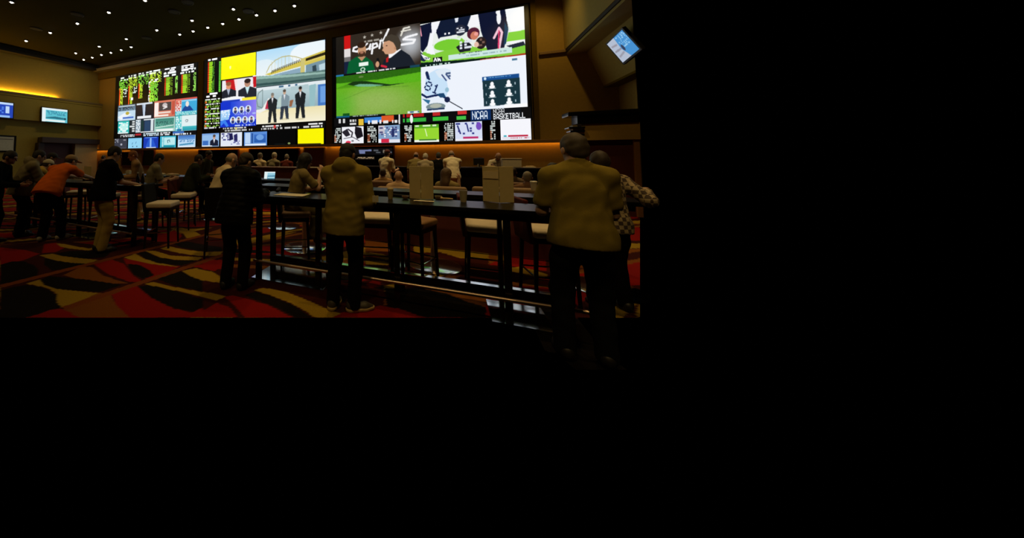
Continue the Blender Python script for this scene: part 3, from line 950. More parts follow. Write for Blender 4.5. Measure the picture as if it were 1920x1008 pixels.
c.rect(.745, 0, .835, 1, (10, 44, 96)); c.text('NCAA', .752, .15, .72, (225, 240, 255), .85)
c.rect(.835, 0, .96, 1, (14, 18, 24)); c.text('NCAA', .845, .04, .42, (240, 244, 248), 1.); c.text('BASKETBALL', .845, .50, .46, (240, 244, 248), 1.)
show('ticker', p, c, R)

# ------------------------------------------------------------ middle wall
Mw = panel_root('video_screen', 379.5, 611, (609, 70), (609, 240), 'giant video wall with a bridge picture over three men in suits')


def odds_rows(c, x0, x1, y0, y1, rows, seed, cols=((255, 60, 20), (170, 230, 40), (120, 220, 60)), edge=True):
    r = np.random.default_rng(seed)
    h = (y1 - y0) / rows
    w = x1 - x0
    for i in range(rows):
        y = y0 + i * h
        if edge: c.rect(x0, y, x0 + w * .16, y + h * .72, cols[0])
        c.rect(x0 + w * .17, y, x0 + w * (.55 + .15 * r.random()), y + h * .72, cols[1])
        for k in range(3):
            a = x0 + w * (.62 + .12 * k)
            if r.random() < .75: c.rect(a, y + h * .1, a + w * .08, y + h * .7, cols[2])


p = Pane(*Z3, 60, 193, 232, 205, 800, 790)
c = p.canvas((3, 5, 4), 2.6)
N, M = p.N, p.M
c.scribble(.18, .0, .75, .035, WT, 1, .8, .5, 3)
odds_rows(c, .18, .62, .045, .485, 27, 4)
for i in range(24): c.rect(.86, .06 + i * .018, .98, .06 + i * .018 + .012, (110, 225, 70))
c.scribble(.12, .49, .8, .56, WT, 2, .6, .6, 5)
for i in range(6):
    y = .575 + i * .068
    c.scribble(.05, y, .95, y + .02, (235, 240, 235), 1, .75, .5, 20 + i)
    c.scribble(.03, y + .022, .42, y + .06, (150, 220, 60), 3, .6, .6, 30 + i); c.scribble(.5, y + .022, .92, y + .06, (170, 230, 80), 3, .5, .6, 40 + i)
    c.rect(.05, y + .03, .14, y + .055, (220, 70, 40))
c.scribble(.02, .975, .98, 1, (200, 200, 205), 1, .7, .5, 6)
c.blur(1)
show('odds_board', p, c, Mw, 1.25)

p = Pane(*Z3, 195, 480, 215, 165, 392, 358)
c = p.canvas((255, 250, 6))
c.ell(.28, .48, .025, .06, (255, 255, 180)); c.rect(.262, .5, .30, .58, (255, 255, 150))
show('yellow_picture', p, c, Mw)
zy = p.z0

p = Pane(*Z3, 203, 484, 398, 362, 588, 545)
p.z1 = zy
c = p.canvas((240, 236, 240))
N, M = p.N, p.M
c.poly(M([(232, 395), (300, 385), (318, 490), (240, 470)]), (200, 24, 30)); c.poly(M([(455, 375), (484, 372), (484, 450), (460, 455)]), (196, 24, 34))
c.poly(M([(300, 385), (330, 380), (322, 480)]), (255, 225, 225))
c.rect(0, 0, .9, .05, (20, 20, 24))
c.man(N(258, 425)[0], N(258, 418)[1], .72, (30, 34, 46), (226, 150, 110), (150, 90, 60), (170, 180, 200), 1.15)
c.man(N(412, 398)[0], N(412, 392)[1], .80, (34, 38, 48), (190, 140, 115), (44, 30, 26), (200, 235, 240), 1.2)
c.poly(M([(203, 555), (300, 530), (390, 528), (400, 556), (203, 590)]), (246, 246, 248)); c.poly(M([(370, 560), (484, 538), (484, 548), (400, 580)]), (240, 220, 30))
c.rect(.0, .92, .55, 1, (30, 60, 190)); c.rect(.60, .88, 1, 1, (250, 235, 60))
c.blur(1)
show('broadcast_picture', p, c, Mw)['label'] = 'two presenters in dark suits before red and white'
zt2 = p.z0

p = Pane(*Z3, 190, 484, 592, 552, 785, 768)
p.z1 = zt2
c = p.canvas((20, 52, 205))
N, M = p.N, p.M
c.grad(.3, .0, 1, .75, (30, 70, 215), (150, 130, 240), True)
c.poly(M([(190, 655), (285, 640), (270, 720), (190, 735)]), (150, 200, 245)); c.scribble(.03, .32, .28, .62, (235, 245, 255), 4, .6, .5, 3)
c.poly(M([(190, 740), (235, 720), (270, 770), (250, 780), (225, 750), (195, 775)]), (60, 130, 240))
for x, y in ((325, 645), (375, 640), (425, 632), (305, 725), (352, 722), (402, 720), (450, 716)):
    u, v = N(x, y)
    c.ell(u, v, .082, .14, (222, 238, 252)); c.ell(u, v + .06, .042, .07, (40, 50, 110)); c.ell(u, v - .03, .028, .055, (190, 140, 120)); c.ell(u, v - .07, .028, .03, (60, 48, 60))
c.scribble(.4, .5, .98, .56, (180, 200, 250), 1, .6, .5, 4); c.scribble(.38, .93, .98, .99, (200, 215, 250), 1, .6, .5, 5)
c.blur(1)
show('broadcast_picture', p, c, Mw)['label'] = 'blue graphic with seven round portraits'
zb3 = p.z0

p = Pane(*Z3, 485, 1050, 165, 60, 455, 400)
c = p.canvas((190, 225, 248))
N, M = p.N, p.M
c.grad(0, 0, 1, .7, (176, 220, 248), (236, 244, 246)); c.ell(.82, .25, .3, .28, (252, 253, 253), .75); c.ell(.12, .5, .2, .25, (240, 246, 248), .6)
YB = (214, 196, 84)
for k in range(9):
    x = 640 + k * 30
    yt = 250 - 60 * math.sin(math.pi * (k + .7) / 10)
    c.line(M([(x, yt), (x, 335 - k * 8)]), .012, (196, 190, 140), .8)
c.line(M([(590, 330), (620, 275), (670, 230), (730, 200), (790, 190), (850, 200), (890, 215)]), .02, (190, 180, 120))
c.poly(M([(575, 345), (900, 228), (915, 268), (620, 350)]), YB)
for k in range(16):
    x = 640 + k * 16
    c.line(M([(x, 332 - k * 6.2), (x + 8, 312 - k * 6.2)]), .022, (70, 62, 30))
c.poly(M([(890, 215), (1050, 148), (1050, 235), (915, 270)]), YB)
c.poly(M([(920, 215), (1050, 165), (1050, 195), (920, 240)]), (44, 36, 18))
c.line(M([(910, 245), (1050, 195)]), .03, (225, 205, 110))
c.poly(M([(880, 220), (912, 205), (912, 330), (880, 335)]), (208, 196, 120))
c.poly(M([(660, 345), (880, 290), (880, 335), (660, 352)]), (140, 170, 190)); c.poly(M([(920, 270), (1050, 225), (1050, 320), (920, 330)]), (120, 150, 165)); c.poly(M([(965, 280), (990, 268), (995, 320), (968, 322)]), (50, 70, 80)); c.poly(M([(1010, 270), (1050, 255), (1050, 310), (1012, 318)]), (190, 215, 225))
c.poly(M([(485, 360), (700, 350), (900, 330), (1050, 315), (1050, 400), (485, 455)]), (96, 128, 122))
c.poly(M([(485, 362), (800, 345), (1050, 330), (1050, 345), (800, 365), (485, 385)]), (150, 185, 175)); c.poly(M([(485, 420), (800, 395), (1050, 372), (1050, 385), (800, 412), (485, 440)]), (52, 82, 82))
c.poly(M([(485, 448), (1050, 395), (1050, 400), (485, 455)]), (30, 40, 60))
c.blur(1)
show('broadcast_picture', p, c, Mw)['label'] = 'yellow steel bridge under a pale sky'
zbr = p.z0

p = Pane(*Z3, 485, 1053, 455, 400, 760, 725)
p.z1 = zbr
c = p.canvas((200, 214, 214))
N, M = p.N, p.M
c.grad(0, 0, 1, .62, (196, 216, 220), (150, 176, 184)); c.grad(0, .62, 1, 1, (238, 226, 178), (246, 240, 214))
c.rect(0, 0, 1, .09, (226, 234, 238)); c.scribble(.35, .02, .62, .08, (70, 110, 140), 1, .35, 1., 3)
c.poly(M([(790, 450), (930, 430), (930, 470), (790, 480)]), (176, 200, 205)); c.poly(M([(935, 440), (985, 430), (975, 610), (940, 610)]), (150, 190, 196)); c.rect(.9, .1, 1, .62, (70, 120, 196)); c.rect(.93, .15, 1, .55, (110, 160, 226))
c.line(M([(545, 470), (505, 500), (490, 560), (500, 610), (540, 620), (580, 590)]), .02, (110, 130, 130)); c.line(M([(545, 470), (545, 620)]), .012, (120, 140, 140))
c.poly(M([(485, 640), (540, 630), (600, 540), (620, 550), (575, 640), (520, 665), (485, 660)]), (240, 240, 236)); c.poly(M([(590, 560), (612, 560), (605, 630), (570, 630)]), (190, 44, 70)); c.poly(M([(485, 670), (610, 650), (640, 720), (485, 755)]), (246, 238, 206))
c.standing(N(636, 600)[0], N(636, 498)[1], N(640, 742)[1], (34, 38, 40), (180, 150, 130), (130, 125, 115))
c.standing(N(740, 590)[0], N(740, 470)[1], N(740, 715)[1], (128, 148, 158), (200, 165, 140), (90, 80, 70), (50, 58, 72))
c.standing(N(868, 580)[0], N(868, 448)[1], N(868, 705)[1], (30, 34, 38), (186, 150, 130), (40, 36, 34))
for x in (640, 742, 868): c.ell(*N(x, 712 if x > 700 else 745), .06, .02, (200, 190, 150), .6)
c.poly(M([(690, 540), (715, 520), (712, 615), (672, 615)]), (190, 210, 205)); c.poly(M([(785, 560), (815, 555), (800, 610), (780, 612)]), (150, 100, 70))
c.blur(1)
show('broadcast_picture', p, c, Mw)['label'] = 'three men in suits standing on a bright studio floor'
zs = p.z0

p = Pane(*Z3, 190, 1050, 788, 728, 830, 790)
p.z1 = min(zs, zb3)
c = p.canvas((12, 11, 12), 2.2)
c.scribble(.03, .1, .30, .45, (205, 205, 205), 1, .7, .5, 1); c.scribble(.05, .5, .34, .85, (190, 190, 190), 1, .7, .5, 2); c.rect(.165, .1, .18, .5, (230, 220, 120))
c.scribble(.44, .1, .62, .45, (225, 225, 225), 1, .75, .5, 3); c.scribble(.42, .5, .78, .85, (200, 200, 200), 1, .7, .5, 4); c.rect(.55, .1, .57, .6, (200, 60, 60))
c.scribble(.84, .1, .99, .45, (230, 230, 230), 1, .75, .5, 5); c.scribble(.82, .5, .99, .9, (215, 215, 215), 1, .7, .5, 6)
show('ticker', p, c, Mw)

# ------------------------------------------------------------ left-hand wall
Lw = panel_root('video_screen', 212.5, 371, (223, 142), (366, 254), 'giant video wall with green betting odds over eight small pictures')
p = Pane(*Z2, 112, 898, 232, 92, 522, 428)
c = p.canvas((4, 5, 4), 2.4)
N, M = p.N, p.M
YG, GR = (190, 225, 50), (130, 215, 60)


def zr(c, N, x0, y0, x1, y1, rows, col, fill=.7, cell=.6, seed=1):
    a, b = N(x0, y0), N(x1, y1)
    c.scribble(min(a[0], b[0]), min(a[1], b[1]), max(a[0], b[0]), max(a[1], b[1]), col, rows, fill, cell, seed)


for k, (x0, x1, yt, yb, hd) in enumerate(((128, 238, 250, 520, 3), (245, 350, 222, 515, 3), (362, 472, 195, 440, 3), (480, 600, 170, 475, 4))):
    zr(c, N, x0, yt - 4, x1, yt + 18, 2, (235, 245, 235), .6, .6, k)
    zr(c, N, x0, yt + 20, x1, yt + 105, 9, YG if k % 2 else GR, .62, .7, 10 + k)
    zr(c, N, x0 + 8, yt + 108, x0 + 52, yb, 13, YG, .8, .5, 20 + k)
    c.rect(N(x0 + 4, yt)[0], N(x0, yt + 100)[1], N(x0 + 16, yt)[0], N(x0, yb)[1], (225, 70, 25))
    if k < 2:
        zr(c, N, x0 + 55, yt + 108, x1, yt + 180, 6, (215, 230, 215), .5, .7, 30 + k)
zr(c, N, 480, 255, 570, 275, 2, WT, .7, .6, 41); zr(c, N, 255, 440, 335, 465, 1, WT, .7, .6, 42); zr(c, N, 482, 280, 572, 478, 14, GR, .75, .5, 43); zr(c, N, 475, 280, 488, 478, 14, WT, .6, .6, 44)
for x0, x1, yt, yb in ((618, 748, 145, 402), (762, 892, 118, 380)):
    zr(c, N, x0 + 12, yt, x1 - 20, yt + 38, 3, WT, .72, .6, x0); zr(c, N, x0 + 4, yt + 42, x1 - 6, yt + 72, 2, (230, 240, 235), .65, .5, x0 + 1)
    a, b = N(x0 + 14, yt + 92), N(x0 + 72, yb + 6)
    odds_rows(c, a[0], b[0] + .02, a[1], b[1], 16, x0, ((235, 70, 25), (165, 225, 45), (165, 225, 45)))
    a, b = N(x1 - 22, yt + 75), N(x1 - 2, yb - 10)
    c.scribble(a[0], a[1], b[0], b[1], (150, 225, 90), 15, .85, .5, x0 + 2)
c.blur(1)
show('odds_board', p, c, Lw, 1.3)
zo = p.z0


def small(name, zc, parent, paint, z1=None, label=None, res=2.4, gain=1.):
    p = Pane(*zc)
    if z1 is not None: p.z1 = z1
    c = p.canvas((30, 40, 60), res)
    paint(c)
    c.blur(1)
    o = show(name, p, c, parent, gain)
    if label: o['label'] = label
    return p


def pA(c):
    c.grad(0, 0, 1, .4, (70, 90, 110), (120, 150, 170)); c.rect(.05, .05, .95, .12, (190, 205, 215)); c.rect(0, .4, 1, 1, (196, 222, 240)); c.poly([(.0, .75), (.4, .5), (.8, .62), (.2, .95)], (236, 244, 250)); c.ell(.55, .55, .1, .1, (190, 170, 60)); c.rect(.3, .78, .9, .88, (70, 110, 200)); c.scribble(.05, .15, .9, .38, (40, 50, 60), 3, .5, .8, 3)
def pB(c):
    c.a[:] = (24, 26, 34); c.rect(.05, .02, .9, .12, (215, 225, 235)); c.poly([(.35, .12), (.55, .12), (.52, .8), (.42, .8)], (150, 170, 196)); c.rect(.44, .1, .5, .85, (214, 226, 240)); c.rect(.1, .82, .85, .97, (235, 238, 242))
def pC(c):
    c.a[:] = (214, 120, 96); c.rect(.02, .1, .22, .95, (250, 240, 235)); c.rect(.24, .12, .82, .62, (72, 66, 68)); c.ell(.52, .3, .12, .14, (200, 190, 190)); c.line([(.45, .5), (.62, .42), (.5, .34)], .06, (240, 236, 236)); c.rect(.2, .68, .8, .78, (236, 220, 210)); c.rect(.85, .1, .98, .9, (196, 84, 66)); c.rect(.05, .85, .7, .95, (250, 235, 225))
def pD(c):
    c.a[:] = (60, 170, 220); c.rect(0, 0, 1, .1, (214, 90, 80)); c.grad(0, .1, .3, .75, (240, 170, 150), (235, 235, 240)); c.scribble(.02, .15, .28, .75, (210, 70, 60), 6, .5, .5, 3); c.poly([(.3, .75), (.42, .52), (.55, .4), (.7, .5), (.85, .75)], (20, 70, 150)); c.ell(.56, .36, .08, .16, (236, 226, 220)); c.rect(0, .78, 1, 1, (80, 190, 200)); c.scribble(.02, .8, .98, .98, (220, 245, 245), 3, .55, .5, 5); c.rect(.3, .12, .98, .2, (150, 215, 245))
def pE(c):
    c.a[:] = (40, 190, 186); c.ell(.35, .5, .25, .35, (190, 240, 236)); c.scribble(.05, .1, .6, .9, (240, 252, 250), 5, .4, .8, 3); c.rect(.66, .0, 1, 1, (30, 36, 40)); c.scribble(.68, .05, .98, .95, (220, 225, 225), 5, .8, .8, 4); c.rect(.0, .88, .6, 1, (220, 235, 235))
def pF(c):
    c.a[:] = (30, 40, 56); c.rect(.02, .02, .28, .96, (216, 226, 232)); c.scribble(.04, .1, .26, .9, (90, 120, 140), 8, .4, .6, 3); c.rect(.32, .1, .44, .9, (24, 54, 50)); c.rect(.5, .15, .8, .95, (40, 66, 100)); c.rect(.82, .05, .96, .9, (214, 226, 230)); c.rect(.45, .02, 1, .1, (230, 236, 240)); c.rect(.3, .92, 1, 1, (226, 232, 236))
def pG(c):
    c.a[:] = (176, 214, 206); c.grad(.05, .1, .95, .78, (60, 130, 116), (110, 180, 160)); c.scribble(.1, .3, .92, .6, (40, 90, 84), 4, .5, .8, 3); c.line([(.08, .7), (.92, .58)], .06, (210, 236, 226)); c.rect(.1, .82, .9, .96, (240, 246, 244))
def pH(c):
    c.a[:] = (226, 240, 242); c.grad(0, 0, .3, 1, (90, 196, 196), (120, 214, 220)); c.scribble(.03, .05, .28, .9, (235, 250, 250), 7, .5, .5, 3); c.line([(.48, .36), (.52, .28), (.6, .3), (.58, .42), (.5, .42)], .03, (80, 90, 100)); c.grad(.35, .7, 1, .98, (70, 190, 196), (40, 150, 170)); c.rect(.1, .85, .32, .98, (40, 120, 170))


PL = [('training room', pA), ('dark court', pB), ('red frame', pC), ('presenter on blue', pD), ('teal scoreboard', pE), ('grey window', pF), ('green water', pG), ('pale teal page', pH)]
zrow = None
for k, (zc, (nm, f)) in enumerate(zip((
        (112, 286, 522, 497, 676, 658), (289, 471, 497, 468, 658, 640), (473, 680, 468, 432, 640, 622), (683, 898, 432, 397, 622, 604),
        (112, 282, 680, 663, 800, 791), (285, 471, 663, 643, 791, 781), (474, 680, 643, 624, 781, 772), (683, 894, 624, 608, 772, 764)), PL)):
    if k == 0: z_top, q0 = zo, Pane(*Z2, *zc)
    if k < 4: pn = small('broadcast_picture', (*Z2, *zc), Lw, f, zo, nm + ' picture'); zrow = pn.z0 if k == 0 else zrow
    else: pn = small('broadcast_picture', (*Z2, *zc), Lw, f, None, nm + ' picture')
p = Pane(*Z2, 112, 892, 802, 768, 842, 808)
c = p.canvas((14, 13, 16), 2.4)
c.scribble(.04, .2, .24, .9, (220, 222, 226), 2, .7, .5, 1); c.rect(.25, .1, .33, .55, (180, 40, 44)); c.scribble(.36, .1, .56, .9, (205, 225, 236), 2, .75, .5, 2); c.scribble(.58, .1, .7, .9, (225, 228, 232), 2, .7, .5, 3); c.rect(.73, .05, .86, .5, (60, 110, 190)); c.scribble(.72, .5, .94, .95, (225, 232, 240), 1, .85, .5, 4)
show('ticker', p, c, Lw)

# ------------------------------------------------------------ row of monitors under the walls
MON = mat('black_monitor_case', (.010, .010, .011), .35)


def monitor(zv, rect, paint, label, ext=(0, 0), split=None):
    sc, ox, oy = zv
    p = Pane(sc, ox, oy, *rect)
    p.z1 = max(p.z1, p.z0 + .3)
    x0, x1 = p.x0 - ext[0] / sc * .023, p.x1 + .03
    o = empty('monitor', ((p.x0 + p.x1) / 2, W, p.z0 - .03), 0, label, 'monitor', 'monitors in the row under the video walls')
    L = o.location
    MB().box(x0 - .035 - L.x, x1 - L.x, 12.855 - W, -.006, -.02, p.z1 - L.z + .035).build('case', MON, o, .01)
    c = p.canvas((20, 30, 60), 2.4)
    paint(c)
    c.blur(1)
    show('screen', p, c, o)
    return o, p


def side_stats(o, zv, rect, seed):
    p = Pane(*zv, *rect)
    c = p.canvas((8, 8, 10), 3)
    c.scribble(.05, .03, .95, .97, (196, 204, 200), 9, .6, .5, seed)
    c.rect(.05, .5, .3, .9, (200, 100, 60), .6)
    show('score_column', p, c, o)


def m1(c): c.a[:] = (58, 60, 72); c.scribble(.03, .05, .3, .4, (170, 172, 180), 3, .4, .6, 2); c.ell(.55, .55, .08, .1, (170, 172, 185)); c.rect(.7, .1, .9, .2, (150, 150, 160)); c.rect(.05, .85, .95, .95, (80, 82, 92))
def m2(c): c.a[:] = (150, 214, 245); c.line([(.3, .55), (.34, .42)], .05, (80, 130, 170)); c.line([(.55, .5), (.6, .35)], .05, (90, 140, 180)); c.ell(.35, .75, .04, .06, (60, 90, 120)); c.ell(.65, .75, .04, .06, (60, 90, 120)); c.rect(0, 0, 1, .08, (120, 190, 235))
def m3(c): c.a[:] = (26, 60, 180); c.poly([(.15, .85), (.35, .2), (.65, .2), (.85, .85)], (40, 90, 205)); c.rect(.44, .05, .54, .85, (150, 190, 245)); c.rect(.2, .86, .85, .97, (225, 238, 250)); c.rect(.1, .02, .9, .1, (90, 140, 230))
def m4(c): c.a[:] = (60, 180, 205); c.rect(.25, .12, .95, .72, (190, 235, 240)); c.line([(.5, .55), (.48, .35), (.6, .32), (.62, .5)], .05, (60, 100, 120)); c.rect(.1, .78, .9, .95, (30, 140, 160)); c.scribble(.02, .1, .22, .9, (210, 240, 245), 5, .6, .6, 4)
def m5(c): c.a[:] = (190, 220, 245); c.grad(.02, .02, .98, .35, (60, 110, 190), (110, 160, 220)); c.scribble(.1, .35, .95, .55, (60, 120, 180), 3, .5, .8, 4); c.poly([(.1, .7), (.9, .58), (.9, .72), (.1, .82)], (80, 150, 190)); c.rect(.05, .86, .95, .97, (235, 240, 246))
def m6(c): c.a[:] = (150, 190, 235); c.rect(.0, .0, 1, .12, (120, 160, 220)); c.rect(.05, .55, .38, .9, (60, 110, 190)); c.man(.72, .12, .82, (26, 30, 50), (206, 160, 140), (90, 70, 60), (235, 238, 245), .9); c.rect(.0, .92, .6, 1, (235, 240, 248))
def m7(c): c.a[:] = (226, 232, 244); c.scribble(.05, .05, .45, .6, (60, 60, 130), 4, .45, .7, 3); c.poly([(.4, .1), (.55, .05), (.6, .5), (.42, .6)], (30, 30, 80)); c.poly([(.62, .2), (.78, .1), (.8, .7), (.64, .7)], (40, 40, 96)); c.scribble(.5, .6, .95, .9, (110, 110, 170), 3, .5, .7, 4); c.rect(.1, .92, .9, 1, (245, 246, 250))
def m8(c): c.a[:] = (90, 140, 214); c.rect(.05, .05, .28, .8, (190, 215, 245)); c.rect(.33, .1, .40, .8, (40, 80, 150)); c.grad(.45, .2, .95, .75, (60, 110, 196), (40, 90, 170)); c.ell(.7, .4, .16, .2, (110, 160, 225)); c.rect(.05, .84, .95, .97, (225, 236, 250))
def m9(c): c.a[:] = (5, 6, 7); c.ell(.76, .88, .05, .06, (130, 150, 90)); c.rect(.2, .9, .6, .94, (20, 26, 24))
def m10(c): c.a[:] = (252, 246, 6); c.rect(0, .94, .9, 1, (60, 56, 20))
def m11(c): c.a[:] = (240, 240, 246); c.poly([(.0, .3), (.25, .12), (.4, .5), (.2, .6)], (40, 36, 46)); c.poly([(.62, .0), (.9, .1), (.98, .6), (.7, .75), (.6, .4)], (26, 22, 30)); c.line([(.3, .15), (.5, .35), (.45, .6)], .08, (60, 54, 64)); c.line([(.1, .7), (.5, .62), (.8, .85)], .04, (70, 66, 80)); c.ell(.3, .92, .12, .08, (230, 60, 90)); c.ell(.5, .85, .06, .05, (120, 120, 130))
def m12(c): c.a[:] = (130, 160, 196); c.rect(0, 0, .3, .45, (200, 196, 206)); c.scribble(.05, .1, .95, .7, (70, 70, 120), 5, .35, .8, 3); c.scribble(.05, .15, .95, .7, (240, 240, 246), 5, .25, .8, 4); c.rect(.62, .2, .75, .65, (40, 50, 100)); c.rect(0, .76, .5, .98, (210, 40, 70)); c.rect(.5, .8, 1, .98, (225, 226, 236)); c.rect(.0, .76, .14, .98, (240, 240, 245))
def m13(c): c.a[:] = (150, 214, 50); c.rect(0, 0, 1, .2, (90, 170, 40)); c.scribble(.05, .02, .9, .15, (220, 235, 200), 1, .5, .8, 3); c.line([(.45, .25), (.52, .65)], .05, (225, 245, 190)); c.rect(0, .86, 1, 1, (235, 240, 230)); c.rect(.2, .82, .9, .9, (60, 120, 50))
def m14(c): c.a[:] = (214, 222, 244); c.scribble(.03, .05, .97, .7, (60, 66, 140), 5, .28, .9, 3); c.line([(.1, .2), (.2, .6)], .08, (50, 56, 120)); c.line([(.45, .15), (.5, .5)], .07, (40, 50, 120)); c.ell(.88, .25, .1, .2, (120, 80, 190)); c.rect(.3, .78, .85, .88, (190, 50, 110)); c.rect(.0, .88, 1, 1, (236, 236, 244))
def m15(c): c.a[:] = (246, 246, 252); c.rect(.25, .76, .9, .86, (190, 30, 60)); c.rect(.05, .84, .98, .95, (225, 225, 235)); c.rect(.1, .76, .2, .84, (60, 170, 190)); c.scribble(.3, .88, .9, .94, (200, 40, 60), 1, .6, .5, 4)


ML = 'monitor under the odds video wall, '
monitor(Z2, (78, 203, 848, 846, 955, 952), m1, ML + 'dark grey picture at the far end of the row')
monitor(Z2, (214, 348, 845, 838, 955, 950), m2, ML + 'plain pale blue picture')
monitor(Z2, (366, 513, 836, 826, 950, 944), m3, ML + 'deep blue picture with a bright centre stripe')
monitor(Z2, (531, 688, 826, 818, 946, 940), m4, ML + 'turquoise picture with a white page')
monitor(Z2, (708, 882, 818, 808, 940, 936), m5, ML + 'pale blue picture with a skyline')
MM = 'monitor under the bridge video wall, '
monitor(Z3, (38, 178, 838, 828, 942, 938), m6, MM + 'man in a dark suit on light blue')
monitor(Z3, (192, 367, 830, 820, 940, 937), m7, MM + 'white picture with dark blue players')
monitor(Z3, (384, 572, 824, 816, 937, 933), m8, MM + 'mid blue picture')
monitor(Z3, (594, 806, 812, 800, 932, 927), m9, MM + 'black picture')
monitor(Z3, (826, 1038, 800, 786, 924, 918), m10, MM + 'plain bright yellow picture')
MR = 'monitor under the golf and hockey wall, '
for rect, f, st, nm in (((108, 249, 828, 822, 935, 932), m11, (58, 102, 832, 830, 935, 933), 'black and white player picture'),
                        ((346, 486, 818, 813, 932, 930), m12, (272, 336, 820, 817, 934, 932), 'crowded blue picture with a red bar'),
                        ((580, 740, 815, 808, 928, 924), m13, (514, 566, 816, 813, 930, 928), 'bright green pitch picture')):
    o, p = monitor(Z4, rect, f, MR + nm, ext=(rect[0] - st[0], 0))
    side_stats(o, Z4, st, rect[0])
for rect, f, st, nm in (((255, 431, 797, 788, 919, 914), m14, (182, 246, 800, 797, 922, 919), 'pale picture with blue players'),
                        ((551, 749, 780, 770, 913, 908), m15, (482, 518, 786, 783, 916, 914), 'white picture with a red caption')):
    o, p = monitor(Z5, rect, f, MR + nm, ext=(rect[0] - st[0], 0))
    side_stats(o, Z5, st, rect[0])

# ------------------------------------------------------------ televisions on the side walls
def television(loc, rot, w, h, paint, label):
    o = empty('television', loc, 0, label, 'television')
    o.rotation_euler = rot
    MB().box(-w / 2 - .05, w / 2 + .05, -.04, .05, -h / 2 - .06, h / 2 + .05).build('case', MON, o, .015)
    MB().box(-.2, .2, .05, .14, -.15, .15).build('wall_mount', MON, o, .01)
    c = Canvas(90, 54, (40, 60, 120))
    paint(c)
    c.blur(1)
    picture('screen', c, -w / 2, w / 2, -h / 2, h / 2, -.045, o)
    return o


def t1(c): c.a[:] = (90, 190, 206); c.rect(0, 0, 1, .14, (225, 240, 246)); c.rect(0, .1, .14, 1, (225, 240, 244)); c.scribble(.18, .2, .95, .5, (50, 130, 160), 4, .5, .8, 3); c.poly([(.15, .68), (.5, .58), (.95, .66), (.95, .76), (.15, .74)], (36, 110, 130)); c.rect(.15, .82, .9, .97, (226, 240, 240)); c.ell(.9, .7, .04, .08, (20, 60, 80))
def t2(c): c.a[:] = (30, 66, 180); c.rect(0, 0, 1, .14, (190, 215, 250)); c.scribble(.05, .3, .7, .75, (80, 130, 230), 4, .45, .9, 3); c.rect(.76, .25, .88, .7, (190, 215, 248)); c.rect(0, .85, .9, 1, (150, 190, 245))
def t3(c): c.a[:] = (176, 186, 205); c.poly([(.45, 0), (1, 0), (1, 1), (.55, 1), (.4, .55)], (60, 140, 205)); c.scribble(.5, .05, .98, .6, (150, 200, 235), 7, .4, .8, 3); c.line([(.1, .25), (.35, .3)], .08, (150, 146, 160)); c.line([(.08, .5), (.4, .52)], .08, (140, 140, 156)); c.line([(.1, .75), (.4, .7)], .08, (150, 150, 165)); c.ell(.5, .55, .06, .14, (40, 50, 80))


yaw_l = math.atan2(-LE.y, -LE.x)
a, b = atL(77, 214, .14), atL(127, 216, .14)
zz0, zz1 = atL(100, 229, .14).z, atL(100, 203.5, .14).z
television(Vector(((a.x + b.x) / 2, (a.y + b.y) / 2, (zz0 + zz1) / 2)), (-.06, 0, yaw_l), (b - a).length * .95, zz1 - zz0, t1, 'television with a pale turquoise picture on the left wall under the cove light')
a2 = atL(24, 205, .14)
dirv = (a - b).normalized()
wv = (b - a).length * .95
television(a2 + dirv * wv / 2 + Vector((0, 0, atL(22, 206, .14).z - a2.z)), (-.06, 0, yaw_l), wv, zz1 - zz0, t2, 'television with a deep blue picture at the left end of the left wall')
# the one on the sloping panel at the right
q = [Vector(v) for v in (at(1145, 79, d=8.2), at(1175, 45, d=7.55), at(1199, 97, d=7.55), at(1164.5, 120.5, d=8.2))]
xa = ((q[1] - q[0]) + (q[2] - q[3])).normalized()
za = ((q[0] - q[3]) + (q[1] - q[2]))
hh = za.length / 2
za = (za - xa * za.dot(xa)).normalized()
ya = za.cross(xa)
ww = ((q[1] - q[0]) + (q[2] - q[3])).length / 2
m3_ = Matrix((xa, ya, za)).transposed()
television((q[0] + q[1] + q[2] + q[3]) / 4, m3_.to_euler(), ww * .92, hh * .9, t3, 'tilted television with a blue and white picture on the right wall panel')
